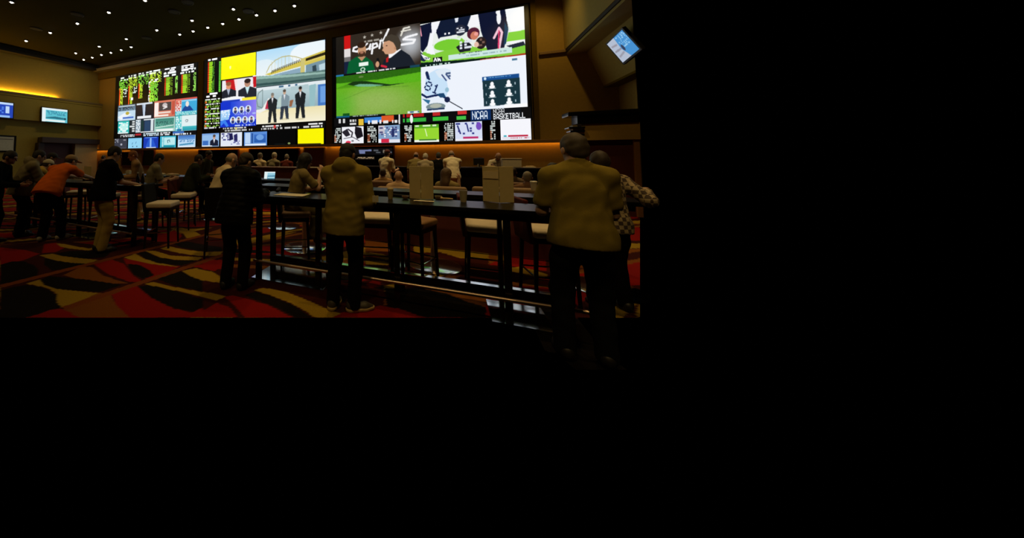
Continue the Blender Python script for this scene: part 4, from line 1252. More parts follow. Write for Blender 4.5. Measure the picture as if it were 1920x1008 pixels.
# ================================================================== FIGURES
class Sdf:
    """smooth union of round cones and ellipsoids, meshed as one continuous surface"""
    def __init__(s): s.p, s.cuts, s.mods = [], [], []

    def rc(s, a, b, ra, rb, flat=1., ax=None, k=.03, op=1):
        s.p.append(('rc', np.array(a, float), np.array(b, float), ra, rb, flat, None if ax is None else np.array(ax, float), k, op)); return s

    def el(s, c, r, R=None, k=.02, op=1):
        s.p.append(('el', np.array(c, float), np.array(r, float), np.eye(3) if R is None else np.array(R, float), k, op)); return s

    def cut(s, p, n): s.cuts.append((np.array(p, float), np.array(n, float) / np.linalg.norm(n))); return s

    def mesh(s, vox, name, scale=1., smooth=1):
        lo, hi = np.full(3, 9.), np.full(3, -9.)
        boxes = []
        for q in s.p:
            if q[0] == 'rc':
                m = max(q[3], q[4]); a, b = np.minimum(q[1], q[2]) - m, np.maximum(q[1], q[2]) + m
            else:
                m = np.abs(q[3]) @ q[2]; a, b = q[1] - m, q[1] + m
            boxes.append((a, b))
            if q[-1] > 0: lo, hi = np.minimum(lo, a), np.maximum(hi, b)
        lo -= 3 * vox; hi += 3 * vox
        n = np.ceil((hi - lo) / vox).astype(int) + 1
        D = np.full(n, .2, np.float32)
        axs = [lo[i] + np.arange(n[i]) * vox for i in range(3)]
        for q, (a, b) in zip(s.p, boxes):
            k = q[-2]
            mg = k + 3 * vox
            i0 = np.clip(np.floor((a - mg - lo) / vox).astype(int), 0, n - 1)
            i1 = np.clip(np.ceil((b + mg - lo) / vox).astype(int) + 1, 1, n)
            sl = tuple(slice(i0[i], i1[i]) for i in range(3))
            if any(i1 <= i0): continue
            P = np.stack(np.meshgrid(*[axs[i][sl[i]] for i in range(3)], indexing='ij'), -1)
            if q[0] == 'rc':
                _, A, B, ra, rb, fl, ax, k, op = q
                ab = B - A
                t = np.clip(((P - A) @ ab) / max(ab @ ab, 1e-9), 0, 1)
                d_ = P - A - t[..., None] * ab
                if fl != 1.:
                    d_ = d_ + ax * ((d_ @ ax) * (1 / fl - 1))[..., None]
                d = np.sqrt((d_ ** 2).sum(-1)) - (ra + (rb - ra) * t)
                if fl < 1: d = d * (.5 + .5 * fl)
            else:
                _, c, r, R, k, op = q
                L = (P - c) @ R
                k0 = np.sqrt(((L / r) ** 2).sum(-1)) + 1e-6
                k1 = np.sqrt(((L / r ** 2).__pow__(2)).sum(-1)) + 1e-6
                d = k0 * (k0 - 1) / k1
            o = D[sl]
            if op > 0:
                h = np.maximum(k - np.abs(o - d), 0) / max(k, 1e-6)
                D[sl] = np.minimum(o, d) - h * h * k / 4
            else:
                h = np.maximum(k - np.abs(o + d), 0) / max(k, 1e-6)
                D[sl] = np.maximum(o, -d) + h * h * k / 4
        if s.mods or s.cuts:
            P = np.stack(np.meshgrid(*axs, indexing='ij'), -1)
            for f in s.mods: D += f(P).astype(np.float32)
            for p0, nn in s.cuts: D = np.maximum(D, ((P - p0) @ nn).astype(np.float32))
        V, Q = surfnet(D, lo, vox)
        V = relax(V, Q, smooth)
        return np_mesh(name, V * scale, Q, True)


def relax(V, Q, it):
    for _ in range(it):
        S = np.zeros_like(V); c = np.zeros(len(V))
        for a, b in ((0, 1), (1, 2), (2, 3), (3, 0)):
            np.add.at(S, Q[:, a], V[Q[:, b]]); np.add.at(S, Q[:, b], V[Q[:, a]])
            np.add.at(c, Q[:, a], 1); np.add.at(c, Q[:, b], 1)
        V = V * .5 + (S / np.maximum(c, 1)[:, None]) * .5
    return V


CO = np.array([(0, 0, 0), (1, 0, 0), (0, 1, 0), (1, 1, 0), (0, 0, 1), (1, 0, 1), (0, 1, 1), (1, 1, 1)])
ED = [(0, 1), (2, 3), (4, 5), (6, 7), (0, 2), (1, 3), (4, 6), (5, 7), (0, 4), (1, 5), (2, 6), (3, 7)]


def surfnet(D, org, vox):
    ins = D < 0
    nx, ny, nz = D.shape
    cnt = sum(ins[o[0]:nx - 1 + o[0], o[1]:ny - 1 + o[1], o[2]:nz - 1 + o[2]].astype(np.int8) for o in CO)
    act = (cnt > 0) & (cnt < 8)
    idx = np.argwhere(act)
    vid = np.full(act.shape, -1, np.int64)
    vid[act] = np.arange(len(idx))
    vals = np.stack([D[idx[:, 0] + o[0], idx[:, 1] + o[1], idx[:, 2] + o[2]] for o in CO], 1)
    pos = np.zeros((len(idx), 3)); c = np.zeros(len(idx))
    for a, b in ED:
        va, vb = vals[:, a], vals[:, b]
        m = (va < 0) != (vb < 0)
        t = np.where(m, va / np.where(m, va - vb, 1), 0)
        pos += np.where(m[:, None], CO[a] + t[:, None] * (CO[b] - CO[a]), 0)
        c += m
    V = (idx + pos / np.maximum(c, 1)[:, None]) * vox + org
    Qs = []
    for ax in range(3):
        u, v = (ax + 1) % 3, (ax + 2) % 3
        sh = [slice(None)] * 3; sh[ax] = slice(0, -1); a = ins[tuple(sh)]
        sh[ax] = slice(1, None); b = ins[tuple(sh)]
        e = np.argwhere(a != b)
        e = e[(e[:, u] > 0) & (e[:, v] > 0) & (e[:, u] < D.shape[u] - 1) & (e[:, v] < D.shape[v] - 1)]
        fl = a[e[:, 0], e[:, 1], e[:, 2]]

        def cell(du, dv):
            i = e.copy(); i[:, u] += du; i[:, v] += dv
            return vid[i[:, 0], i[:, 1], i[:, 2]]
        q = np.stack([cell(-1, -1), cell(0, -1), cell(0, 0), cell(-1, 0)], 1)
        q[~fl] = q[~fl][:, ::-1]
        Qs.append(q)
    Q = np.concatenate(Qs)
    return V, Q[(Q >= 0).all(1)]


def nrm(v):
    v = np.array(v, float)
    return v / (np.linalg.norm(v) + 1e-9)


def ik(a, c, l1, l2, pole):
    """middle joint of a two-bone limb; the far end is pulled in when out of reach"""
    a, c = np.array(a, float), np.array(c, float)
    d = np.linalg.norm(c - a)
    dm = (l1 + l2) * .995
    if d > dm: c = a + (c - a) / d * dm; d = dm
    u = (c - a) / d
    x = (l1 * l1 - l2 * l2 + d * d) / (2 * d)
    h = math.sqrt(max(l1 * l1 - x * x, 0))
    p = np.array(pole, float)
    p = nrm(p - u * (p @ u))
    return a + u * x + p * h, c


def folds(seed, amp, wl=.11):
    r = np.random.default_rng(seed)
    ws = []
    for i in range(5):
        d = nrm(r.normal(0, 1, 3) * np.array([.8, .8, 1.0]))
        ws.append((d * 2 * math.pi / (wl * r.uniform(.6, 1.6)), r.uniform(0, 6.28)))

    def f(P):
        v = 0
        for i, (k, ph) in enumerate(ws):
            v = v + np.sin(P @ k + ph + 1.8 * np.sin(P[..., (i + 1) % 3] * 11 + ph) + 1.1 * np.sin(P[..., i % 3] * 23 + 2 * ph))
        return v * amp / 3.4
    return f


SKIN = mat('skin', (.46, .26, .16), .55, var=.08, scale=30)
SKIND = mat('skin_tanned', (.30, .15, .085), .55, var=.08, scale=30)
EYEW = mat('dark_eye', (.06, .045, .03), .25, var=0)


def cloth(name, col, rough=.9): return mat(name, col, rough, var=.14, scale=9, bump=.15, bscale=180, spec=.06)


def person(label, loc, rz, H=1.75, fat=1., seat=None, lean=4, curl=6, neck=4, hp=6, hy=0, LH=None, RH=None, Ln=None, Rn=None,
           feet=((-.11, .0), (.11, .0)), fz=0., toe=(8, 8), top='tee', topm=None, topcol2=None, legm=None, shoem=None, hair='short', hairm=None, cap=None, skin=None,
           vox=.009, cvox=.013, fold=.004, hem=None, sole=None, side=0., short=False, shop=.185):
    s = H / 1.75
    sk = skin or SKIN
    o = empty('person', loc, rz, label, 'person')
    R_ = lambda a: math.radians(a)
    # ---- skeleton, local: x right, y forward, z up
    if seat is None: hip = np.array([0, 0, .93])
    else: hip = np.array([0, 0, seat / s + .10])
    up = lambda a: np.array([math.sin(R_(side)), math.sin(R_(a)) * math.cos(R_(side)), math.cos(R_(a)) * math.cos(R_(side))])
    if seat is None and lean > 12: hip = hip + np.array([0, -.10 * math.sin(R_(lean)) * 2, -.02])
    waist = hip + up(lean * .85) * .16
    chest = waist + up(lean + curl * .5) * .20
    sc = chest + up(lean + curl) * .145
    nb = sc + up(lean + curl + neck * .3) * .055
    tf = lean + curl
    fw = np.array([0, math.cos(R_(tf)), -math.sin(R_(tf))])           # chest's forward
    fwl = np.array([0, math.cos(R_(lean)), -math.sin(R_(lean))])
    hc = nb + up(lean + curl + neck) * .135 + np.array([0, .012, 0])
    X = np.array([1., 0, 0])
    sh = {-1: sc - X * shop * (.9 + .1 * fat) - up(tf) * .035, 1: sc + X * shop * (.9 + .1 * fat) - up(tf) * .035}
    hj = {-1: hip + np.array([-.095, 0, -.02]), 1: hip + np.array([.095, 0, -.02])}
    # arms
    arm = {}
    for sd, tgt, nn in ((-1, LH, Ln), (1, RH, Rn)):
        S = sh[sd]
        w = S + np.array([sd * .07, .05, -.545]) if tgt is None else np.array(tgt, float) / s
        e, w = ik(S, w, .295, .265, (sd * .22, -.7, -.6) if tgt is not None else (sd * .3, -1, 0))
        arm[sd] = (S, e, w, nrm((-sd, 0, 0)) if nn is None else nrm(nn))
    # legs
    leg = {}
    for sd in (-1, 1):
        f = feet[0 if sd < 0 else 1]
        ank = np.array([f[0] / s if seat else f[0], f[1] / s if seat else f[1], .085 + fz / s])
        kn, ank = ik(hj[sd], ank, .43, .41, (sd * .12, 1, .15 if seat else 0))
        leg[sd] = (hj[sd], kn, ank)
    # head frame
    Rh = np.array((Matrix.Rotation(R_(hy), 3, 'Z') @ Matrix.Rotation(-R_(hp + (lean + curl) * .4), 3, 'X')))
    h = lambda x, y, z: hc + Rh @ np.array([x, y, z])
    # ---- the body: one continuous surface
    B = Sdf()
    B.rc(hj[-1] * 1, hj[1] * 1, .09, .09, k=.05)
    B.rc(hip, waist, .115 * fat, .105 * fat, .75, fwl, .06).rc(waist, chest, .105 * fat, .125, .72, fw, .06).rc(chest, sc, .125, .10, .7, fw, .06)
    for sd in (-1, 1):
        S, e, w, nn = arm[sd]
        B.rc(sc, S, .06, .052, k=.05).rc(S, e, .052, .042, k=.02).rc(e, w, .043, .029, k=.015)
        a, k_, n_ = leg[sd]
        B.rc(a, k_, .078, .055, k=.03).rc(k_, n_, .052, .036, k=.02)
        B.rc(n_, n_ + np.array([0, .10, -.045]), .032, .026, k=.02)
        # hand: palm, four unequal fingers, thumb
        f = nrm(w - e)
        nn = nrm(nn - f * (nn @ f))
        b = np.cross(f, nn)                       # across the palm
        if b @ np.array([sd, 0, 0]) < 0 and abs(nn[0]) < .7: pass
        th = -nrm(np.cross(nn, f)) * sd           # side of the thumb
        pc = w + f * .055
        B.rc(w, w + f * .085, .026, .036, .5, nn, .012)
        for i, (ln, off) in enumerate(((.070, .028), (.080, .010), (.074, -.009), (.058, -.026))):
            base = w + f * .085 + th * off
            mid = base + nrm(f + nn * .28) * ln * .55
            tip = mid + nrm(f * .6 + nn * .75) * ln * .5
            B.rc(base, mid, .0098, .0088, k=.004).rc(mid, tip, .0088, .0075, k=.003)
        t0 = w + f * .03 + th * .022
        t1 = t0 + nrm(f * .75 + th * .7 + nn * .25) * .045
        B.rc(t0, t1, .0135, .0105, k=.01).rc(t1, t1 + nrm(f + nn * .35) * .032, .0105, .009, k=.004)
    B.rc(sc, nb, .066, .058, k=.04).rc(nb, hc + Rh @ np.array([0, -.012, -.03]), .057, .055, k=.03)
    B.el(h(0, -.012, .025), (.074, .094, .098), Rh, .02).el(h(0, .02, -.055), (.056, .066, .062), Rh, .035)
    B.el(h(0, .072, -.088), (.024, .02, .02), Rh, .02)                                   # chin
    B.rc(h(0, .086, .012), h(0, .106, -.026), .009, .0135, k=.012)                        # nose
    for sd in (-1, 1):
        B.el(h(sd * .083, -.012, -.012), (.012, .024, .034), Rh, .008)                      # ears
        B.el(h(sd * .031, .092, .006), (.017, .012, .011), Rh, .012, -1)                   # sockets
        B.rc(h(sd * .014, .088, .022), h(sd * .046, .078, .022), .008, .007, k=.012)       # brows
    B.rc(h(-.018, .083, -.062), h(.018, .083, -.062), .0075, .0075, k=.008)               # lips
    B.rc(h(-.02, .089, -.068), h(.02, .089, -.068), .0025, .0025, k=.003, op=-1)
    body = link('body', B.mesh(vox, 'body', s), sk, o)
    if vox <= .0095:
        ey = MB()
        for sd in (-1, 1):
            c = h(sd * .031, .082, .004) * s
            m = MB().lathe([(.0004, -.009), (.0055, -.007), (.009, 0), (.0055, .007), (.0004, .009)], 10)
            m.v = [(x + c[0], y + c[1], z + c[2]) for x, y, z in m.v]
            m.build('eye', EYEW, body, 0, True)
    # ---- clothes
    T = Sdf()
    g = {'tee': .012, 'polo': .016, 'long': .013, 'hoodie': .03, 'puffer': .045}[top]
    hm = hem if hem is not None else {'tee': -.07, 'polo': -.08, 'long': -.07, 'hoodie': -.10, 'puffer': -.10}[top]
    r0 = .128 * fat + g
    low = hip + up(lean * .85) * hm
    T.rc(low, hip + up(lean * .85) * .06, r0 + .026, r0 + .014, .90, fwl, .05).rc(hip + up(lean * .85) * .05, waist, r0 + .012, r0 + .004, .80, fwl, .05)
    T.rc(waist, chest, r0 + .004, .146 * (.75 + .25 * fat) + g, .72, fw, .06).rc(chest, sc - up(tf) * .03, .146 * (.75 + .25 * fat) + g, .115 + g, .68, fw, .06)
    T.rc(low - X * .02, low + X * .02, r0 + .018, r0 + .018, .9, fwl, .05).rc(hip - X * .03, hip + X * .03, r0 + .012, r0 + .012, .88, fwl, .05)
    if fat > 1.12: T.el(waist + fwl * .05 * fat, (.12 * fat, .10 * fat, .13), None, .08)
    for sd in (-1, 1):
        S, e, w, nn = arm[sd]
        T.rc(nb - up(tf) * .03 + X * sd * .03, S, .05 + g * .6, .055 + g, k=.05)
        T.rc(sc, S, .066 + g * .7, .057 + g * .9, k=.04)
        if top in ('tee', 'polo'):
            e2 = S + (e - S) * .72
            T.rc(S, e2, .056 + g, .055 + g * 1.3, k=.025)
            # the sleeve ends in an opening around the arm
            T.el(e2 + nrm(e - S) * .075, (.07, .07, .06), None, .004, -1)
        else:
            e2 = w - nrm(w - e) * .01
            T.rc(S, e, .062 + g, .052 + g, k=.03).rc(e, e2, .052 + g, .036 + g * .8, k=.025)
            if top in ('hoodie', 'puffer'): T.rc(e2 - nrm(w - e) * .03, e2, .044 + g * .5, .040 + g * .3, k=.01)
    if top == 'polo':
        for k in range(10):
            a0, a1 = [2 * math.pi * (k + j) / 10 for j in (0, 1)]
            q = lambda a: nb + up(tf) * (.025 + .012 * -math.cos(a)) + np.array([math.sin(a) * .064, 0, 0]) + fw * (math.cos(a) * .06)
            T.rc(q(a0), q(a1), .013, .013, k=.008)
    if top == 'hoodie':
        # hood lying on the back
        hb = nb - fw * .085 + up(tf) * .015
        T.el(hb - up(tf) * .03, (.125, .075, .095), None, .03)
        for k in range(10):
            a0, a1 = [2 * math.pi * (k + j) / 10 for j in (0, 1)]
            q = lambda a: nb + up(tf) * (.03 - .02 * math.cos(a)) + np.array([math.sin(a) * .092, 0, 0]) + fw * (math.cos(a) * .075 - .03)
            T.rc(q(a0), q(a1), .030, .030, k=.02)
        T.rc(low - X * .12 * fat, low + X * .12 * fat, .05, .05, .6, fwl, .05)
    if top == 'puffer':
        for k in range(10):
            a0, a1 = [2 * math.pi * (k + j) / 10 for j in (0, 1)]
            q = lambda a: nb + up(tf) * .02 + np.array([math.sin(a) * .075, 0, 0]) + fw * (math.cos(a) * .07)
            T.rc(q(a0), q(a1), .028, .028, k=.02)
        axis = up(lean + curl * .5)
        T.mods.append(lambda P: .0055 * (1 - np.abs(np.sin(((P - hip) @ axis) * math.pi / .07))))
    T.mods.append(folds(sum(map(ord, label)) % 997, fold))
    T.cut(low - up(lean) * .02, -up(lean))
    T.el(nb + up(tf + neck) * .10, (.068, .068, .085), None, .01, -1) if top not in ('hoodie', 'puffer') else None
    nm = {'tee': 'tee_shirt', 'polo': 'polo_shirt', 'long': 'shirt', 'hoodie': 'hooded_sweatshirt', 'puffer': 'quilted_jacket'}[top]
    link(nm, T.mesh(cvox, nm, s), topm, o)
    # ---- trousers
    P_ = Sdf()
    P_.rc(hip + np.array([-.06, 0, -.01]), hip + np.array([.06, 0, -.01]), .108 * fat, .108 * fat, .95, np.array([0, 1., 0]), .05)
    P_.rc(hip, hip + up(lean * .85) * .04, .118 * fat, .110 * fat, .8, fwl, .05)
    if seat: P_.el(hip + np.array([0, -.04, -.01]), (.16 * fat, .13, .10), None, .05)
    ff = .6 + .4 * fat
    for sd in (-1, 1):
        a, k_, n_ = leg[sd]
        if short:
            P_.rc(a, a + (k_ - a) * .95, .112 * ff, .088 * ff, k=.035)
            continue
        P_.rc(a * [.8, 1, 1], a * .6 + k_ * .4, .096 * ff, .088 * ff, k=.035).rc(a * .6 + k_ * .4, k_, .088 * ff, .074 * ff, k=.03).rc(k_, n_ + np.array([0, 0, -.02]), .074 * ff, .066 * ff, k=.03)
        P_.cut(np.array([0, 0, fz / s + .035]), (0, 0, -1)) if seat is None else None
    P_.mods.append(folds(sum(map(ord, label)) % 991 + 3, .004, .16))
    link('shorts' if short else 'trousers', P_.mesh(cvox, 'trousers', s), legm, o)
    # ---- shoes
    for j, sd in enumerate((-1, 1)):
        n_ = leg[sd][2]
        ta = R_(toe[j]) * -sd
        tf_ = np.array([-math.sin(ta), math.cos(ta), 0]) * 1.
        tf_ = np.array([math.sin(R_(toe[j])) * sd, math.cos(R_(toe[j])), 0])
        bz = n_[2] - .085
        fl = lambda fwd, z: np.array([n_[0], n_[1], bz]) + tf_ * fwd + np.array([0, 0, z])
        S_ = Sdf()
        S_.rc(fl(-.035, .045), fl(.12, .035), .043, .044, k=.03).rc(fl(.12, .032), fl(.185, .026), .043, .030, k=.03).rc(fl(-.03, .07), fl(0, .10), .045, .047, k=.03)
        S_.cut(fl(0, .004), (0, 0, -1)).cut(fl(0, .128), (0, 0, 1))
        so = link('shoe', S_.mesh(cvox * .8, 'shoe', s), shoem, o)
        if sole:
            L_ = Sdf()
            L_.rc(fl(-.037, .02), fl(.12, .02), .049, .051, k=.02).rc(fl(.12, .02), fl(.19, .024), .050, .036, k=.02).rc(fl(-.06, .045), fl(-.055, .02), .022, .022, k=.02)
            L_.cut(fl(0, .001), (0, 0, -1)).cut(fl(0, .036), (0, 0, 1))
            link('sole', L_.mesh(cvox * .8, 'sole', s), sole, so)
    # ---- hair and cap
    if hair != 'bald' and not (cap and hair is None):
        Hr = Sdf()
        if hair == 'long':
            Hr.el(h(0, -.018, .036), (.096, .114, .112), Rh, .02)
            back = hc + np.array([0, -.075, -.06])
            Hr.rc(h(0, -.06, 0), back + np.array([0, -.01, -.10]), .092, .092, .8, Rh @ np.array([0, 1., 0]), .03).rc(back + np.array([0, -.01, -.10]), back + np.array([0, -.03, -.28]), .10, .06, .7, np.array([0, 1., 0]), .03)
            for sd in (-1, 1): Hr.rc(h(sd * .07, -.005, .02), h(sd * .075, -.02, -.13), .028, .024, k=.02)
        elif hair == 'full':
            Hr.el(h(0, -.018, .036), (.083, .106, .105), Rh, .02).el(h(0, -.062, -.025), (.070, .05, .068), Rh, .03)
            for sd in (-1, 1): Hr.el(h(sd * .07, -.038, .01), (.016, .03, .045), Rh, .02)
        elif hair == 'fringe':
            Hr.el(h(0, -.02, .0), (.082, .092, .066), Rh, .02)
            Hr.el(h(0, .0, .075), (.075, .10, .06), Rh, .01, -1)
        else:
            Hr.el(h(0, -.016, .033), (.081, .101, .101), Rh, .02).el(h(0, -.06, -.025), (.066, .044, .055), Rh, .03)
        Hr.el(h(0, .115, -.045), (.078, .09, .105), Rh, .01, -1)
        for sd in (-1, 1): Hr.el(h(sd * .094, .0, -.03), (.03, .042, .058), Rh, .008, -1) if hair not in ('long',) else None
        if cap: Hr.cut(h(0, 0, .055), Rh @ np.array([0, -.15, 1.]))
        Hr.mods.append(folds(sum(map(ord, label)) % 983 + 5, .0028, .05))
        link('hair', Hr.mesh(vox, 'hair', s), hairm, o)
    if cap:
        Cp = Sdf()
        Cp.el(h(0, -.012, .04), (.088, .106, .098), Rh, .02)
        Cp.cut(h(0, 0, .032), Rh @ np.array([0, .12, -1.]))
        co = link('cap', Cp.mesh(vox, 'cap', s), cap, o)
        Br = Sdf()
        Br.el(h(0, .125, .036), (.068, .075, .012), Rh, .006)
        link('brim', Br.mesh(vox * .7, 'brim', s), cap, co)
    return o


# ================================================================== FURNITURE
STOOLSEAT = mat('cream_upholstery', (.66, .55, .40), .8, bump=.15, bscale=90)
STOOLBACK = mat('maroon_upholstery', (.085, .016, .010), .75, bump=.1, spec=.1)
TOPM = mat('black_stone_tabletop', (.006, .005, .004), .3, spec=.10)
LEGM = mat('dark_chair_legs', (.008, .005, .004), .4, spec=.2)


def make_stool(seatm, backm):
    o = empty('bar_stool', (0, 0, 0))
    o['category'] = 'bar stool'
    MB().box(-.22, .22, -.20, .22, .685, .775).build('seat', seatm, o, .03, False, 4)
    MB().box(-.205, .205, -.19, .205, .63, .69).build('seat_frame', LEGM, o, .008)
    m = MB()
    m.hexa([(x, y + (z - .62) * -.10, z) for z in (.62, 1.10) for y in (-.245, -.195) for x in (-.215, .215)])
    m.build('backrest', backm, o, .018, False, 3)
    for sx in (-1, 1):
        for sy in (-1, 1):
            MB().hexa([(sx * (.185 + dz) + x, sy * (.175 + dz) + y, z) for z, dz, w in ((0, .025, .014), (.64, 0, .02)) for y in (-w, w) for x in (-w, w)]).build('leg', LEGM, o, .004)
    f = MB()
    q = [(-.2, -.19), (.2, -.19), (.2, .19), (-.2, .19)]
    for i in range(4):
        a, b = q[i], q[(i + 1) % 4]
        f.tube([(a[0], a[1], .27), (b[0], b[1], .27)], .010, 8)
    f.build('foot_ring', CHROME, o, 0, True)
    return o


_st = {}


def stool(x, y, rz, label, seatm=STOOLSEAT, backm=STOOLBACK, group='bar stools with cream seats'):
    key = (seatm.name, backm.name)
    if key not in _st:
        _st[key] = make_stool(seatm, backm)
        o = _st[key]
    else:
        o = copy_tree(_st[key])
    o.location = (x, y, 0)
    o.rotation_euler = (0, 0, rz)
    o['label'] = label
    o['group'] = group
    return o


def high_table(x0, x1, y0, y1, label, posts, rail=True, plates=(), rot=0., z=1.07):
    o = empty('high_table', ((x0 + x1) / 2, (y0 + y1) / 2, 0), rot, label, 'table')
    cx, cy = (x0 + x1) / 2, (y0 + y1) / 2
    hx, hy = (x1 - x0) / 2, (y1 - y0) / 2
    MB().box(-hx, hx, -hy, hy, z - .045, z).build('tabletop', TOPM, o, .006)
    MB().box(-hx + .06, hx - .06, -hy + .05, hy - .05, z - .11, z - .045).build('apron', BLACKWOOD, o, .004)
    for px in posts:
        for sy in (-1, 1):
            lx = px - cx
            MB().box(lx - .032, lx + .032, sy * (hy - .09) - .032, sy * (hy - .09) + .032, .0, z - .05).build('leg', BLACKWOOD, o, .005)
    if rail:
        r = MB().tube([(-hx + .05, -hy + .0, .245), (hx - .05, -hy + .0, .245)], .016, 12)
        r.build('foot_rail', COPPER, o, 0, True)
        for px in posts:
            MB().tube([(px - cx, -hy + .06, .245), (px - cx, -hy + .0, .245)], .012, 8).build('rail_bracket', CHROME, o, 0, True)
        MB().box(-hx + .08, hx - .08, hy - .12, hy - .06, .06, .19).build('stretcher', BLACKWOOD, o, .004)
        MB().box(-hx + .08, hx - .08, hy - .125, hy - .055, .19, .197).build('stretcher_cap', CHROME, o)
    for a, b in plates:
        MB().box(a - cx, b - cx, -hy + .02, hy - .02, .002, .016).build('base_plate', CHROME, o, .003)
    return o


def pedestal_table(x0, x1, y0, y1, label, peds, z=1.07):
    o = empty('pedestal_table', ((x0 + x1) / 2, (y0 + y1) / 2, 0), 0, label, 'table')
    cx, hx, hy = (x0 + x1) / 2, (x1 - x0) / 2, (y1 - y0) / 2
    MB().box(-hx, hx, -hy, hy, z - .05, z).build('tabletop', TOPM, o, .006)
    MB().box(-hx + .1, hx - .1, -hy + .12, hy - .12, z - .12, z - .05).build('apron', BLACKWOOD, o, .004)
    for px in peds:
        p = MB().lathe([(.05, .02), (.045, .1), (.04, .5), (.04, z - .06)], 18, (px - cx, 0)).build('pedestal', COPPER, o, 0, True)
        MB().lathe([(.02, .0), (.37, .0), (.37, .012), (.34, .022), (.06, .034), (.02, .036)], 40, (px - cx, 0)).build('base_disc', CHROME, p, 0, True)
    return o


def armchair(x, y, rz, label, m):
    o = empty('lounge_chair', (x, y, 0), rz, label, 'chair', 'low lounge chairs facing the screens')
    MB().box(-.30, .30, -.28, .32, .26, .45).build('seat', m, o, .04, False, 3)
    MB().hexa([(px, py - (z - .3) * .16, z) for z in (.24, 1.02) for py in (-.40, -.26) for px in (-.34, .34)]).build('backrest', m, o, .05, False, 3)
    for sx in (-1, 1):
        MB().box(sx * .34 - .05, sx * .34 + .05, -.30, .30, .24, .62).build('armrest', m, o, .03, False, 3)
        for sy in (-1, 1):
            MB().box(sx * .30 - .02, sx * .30 + .02, sy * .26 - .02, sy * .26 + .02, 0, .26).build('leg', LEGM, o, .003)
    return o
# ================================================================== WHAT STANDS IN THE ROOM
def fl(px, D):
    p = at(px, 297, d=D)
    return Vector((p.x, p.y, 0))


# ---- tables and stools
HT = high_table(-2.45, 1.12, 3.27, 3.80, 'long black high table with a copper foot rail before the standing men', [-2.38, -1.53, -.60, .43], plates=((-2.45, -1.45), (.28, .78)), rot=math.radians(1.6))
HL = high_table(-10.6, -5.12, 3.45, 4.02, 'long black high table at the left that the orange shirt man leans on', [-10.4, -8.6, -6.9, -5.95, -5.22], plates=((-7.0, -6.4),), rot=0)
PT = pedestal_table(-3.35, 1.95, 4.46, 4.96, 'long black table on round steel base discs behind the stools', [-2.42, -.31, 1.6])
PL2 = pedestal_table(-9.4, -4.9, 5.75, 6.35, 'black table on pedestals behind the maroon stool at the left', [-8.6, -5.6])
PL3 = pedestal_table(-4.75, -2.5, 5.65, 6.25, 'small black table on a pedestal under the lit tablet', [-3.6])
DK = mat('black_upholstery', (.008, .006, .005), .7, spec=.1)
stool(-4.83, 3.80, R60 := math.radians(-62), 'bar stool with a cream seat beside the end of the left high table', backm=DK)
p = fl(346, 6.75); stool(p.x, p.y, R60, 'bar stool with a maroon back in front of the dark green shirt man')
p = fl(555, 4.58); stool(p.x, p.y, R60, 'bar stool under the seated woman with long dark hair', mat('brown_upholstery', (.13, .065, .03), .7), DK)
stool(-1.02, 4.14, math.radians(-75), 'bar stool with a cream seat just right of the hooded man')
stool(-.50, 4.10, math.radians(-22), 'black backed bar stool near the middle of the front table', mat('tan_upholstery', (.28, .14, .05), .75), DK)
stool(.30, 4.19, math.radians(-88), 'bar stool with a cream seat under the tall two panel stand with the note')
stool(.92, 4.18, math.radians(-80), 'bar stool beside the man in the khaki polo shirt')
for k, (px, D, rz, lab) in enumerate(((200, 6.7, -60, 'bar stool behind the man in the black shirt'), (238, 6.1, -62, 'bar stool with a cream seat under the man in the grey olive shirt'),
                                      (150, 7.3, -40, 'bar stool beyond the orange shirt man'), (372, 7.3, -62, 'bar stool the dark green shirt man sits on'), (395, 5.0, 40, 'bar stool the white shirt man sits on'))):
    p = fl(px, D)
    if k == 3: p = fl(357, 7.35)
    if k == 4: p = fl(414, 4.95)
    if k == 1: p = fl(283, 6.55)
    stool(p.x, p.y, math.radians(rz), lab, backm=DK if k == 4 else STOOLBACK)

# low divider and lounge seats behind the second table
o = empty('low_divider', (.3, 5.62, 0), 0, 'low maroon divider behind the long table on steel discs', 'divider')
MB().box(-1.9, 1.75, -.03, .03, .02, .62).build('panel', mat('maroon_divider', (.11, .02, .014), .6), o, .005)
MB().box(-1.92, 1.77, -.045, .045, .62, .66).build('cap_rail', DARKWOOD, o, .005)
LOUNGE = mat('tan_lounge_fabric', (.30, .19, .10), .85, bump=.1)
LOUNGE2 = mat('brown_lounge_fabric', (.16, .085, .045), .85, bump=.1)
for px, D, lab, m in ((719, 7.6, 'brown lounge chair of the man in the tan shirt', LOUNGE2), (748, 6.05, 'pale lounge chair of the bald man left of the tall stand', LOUNGE),
                      (838, 6.1, 'tan lounge chair of the seated woman with brown hair', LOUNGE), (917, 6.0, 'empty tan lounge chair right of the seated woman', LOUNGE),
                      (987, 5.75, 'tan lounge chair of the grey haired man by the white cup', LOUNGE), (957, 7.1, 'brown lounge chair behind the tall stand with the note', LOUNGE2),
                      (1029, 8.1, 'brown lounge chair before the betting counter', LOUNGE2)):
    p = fl(px, D)
    armchair(p.x, p.y, 0, lab, m)

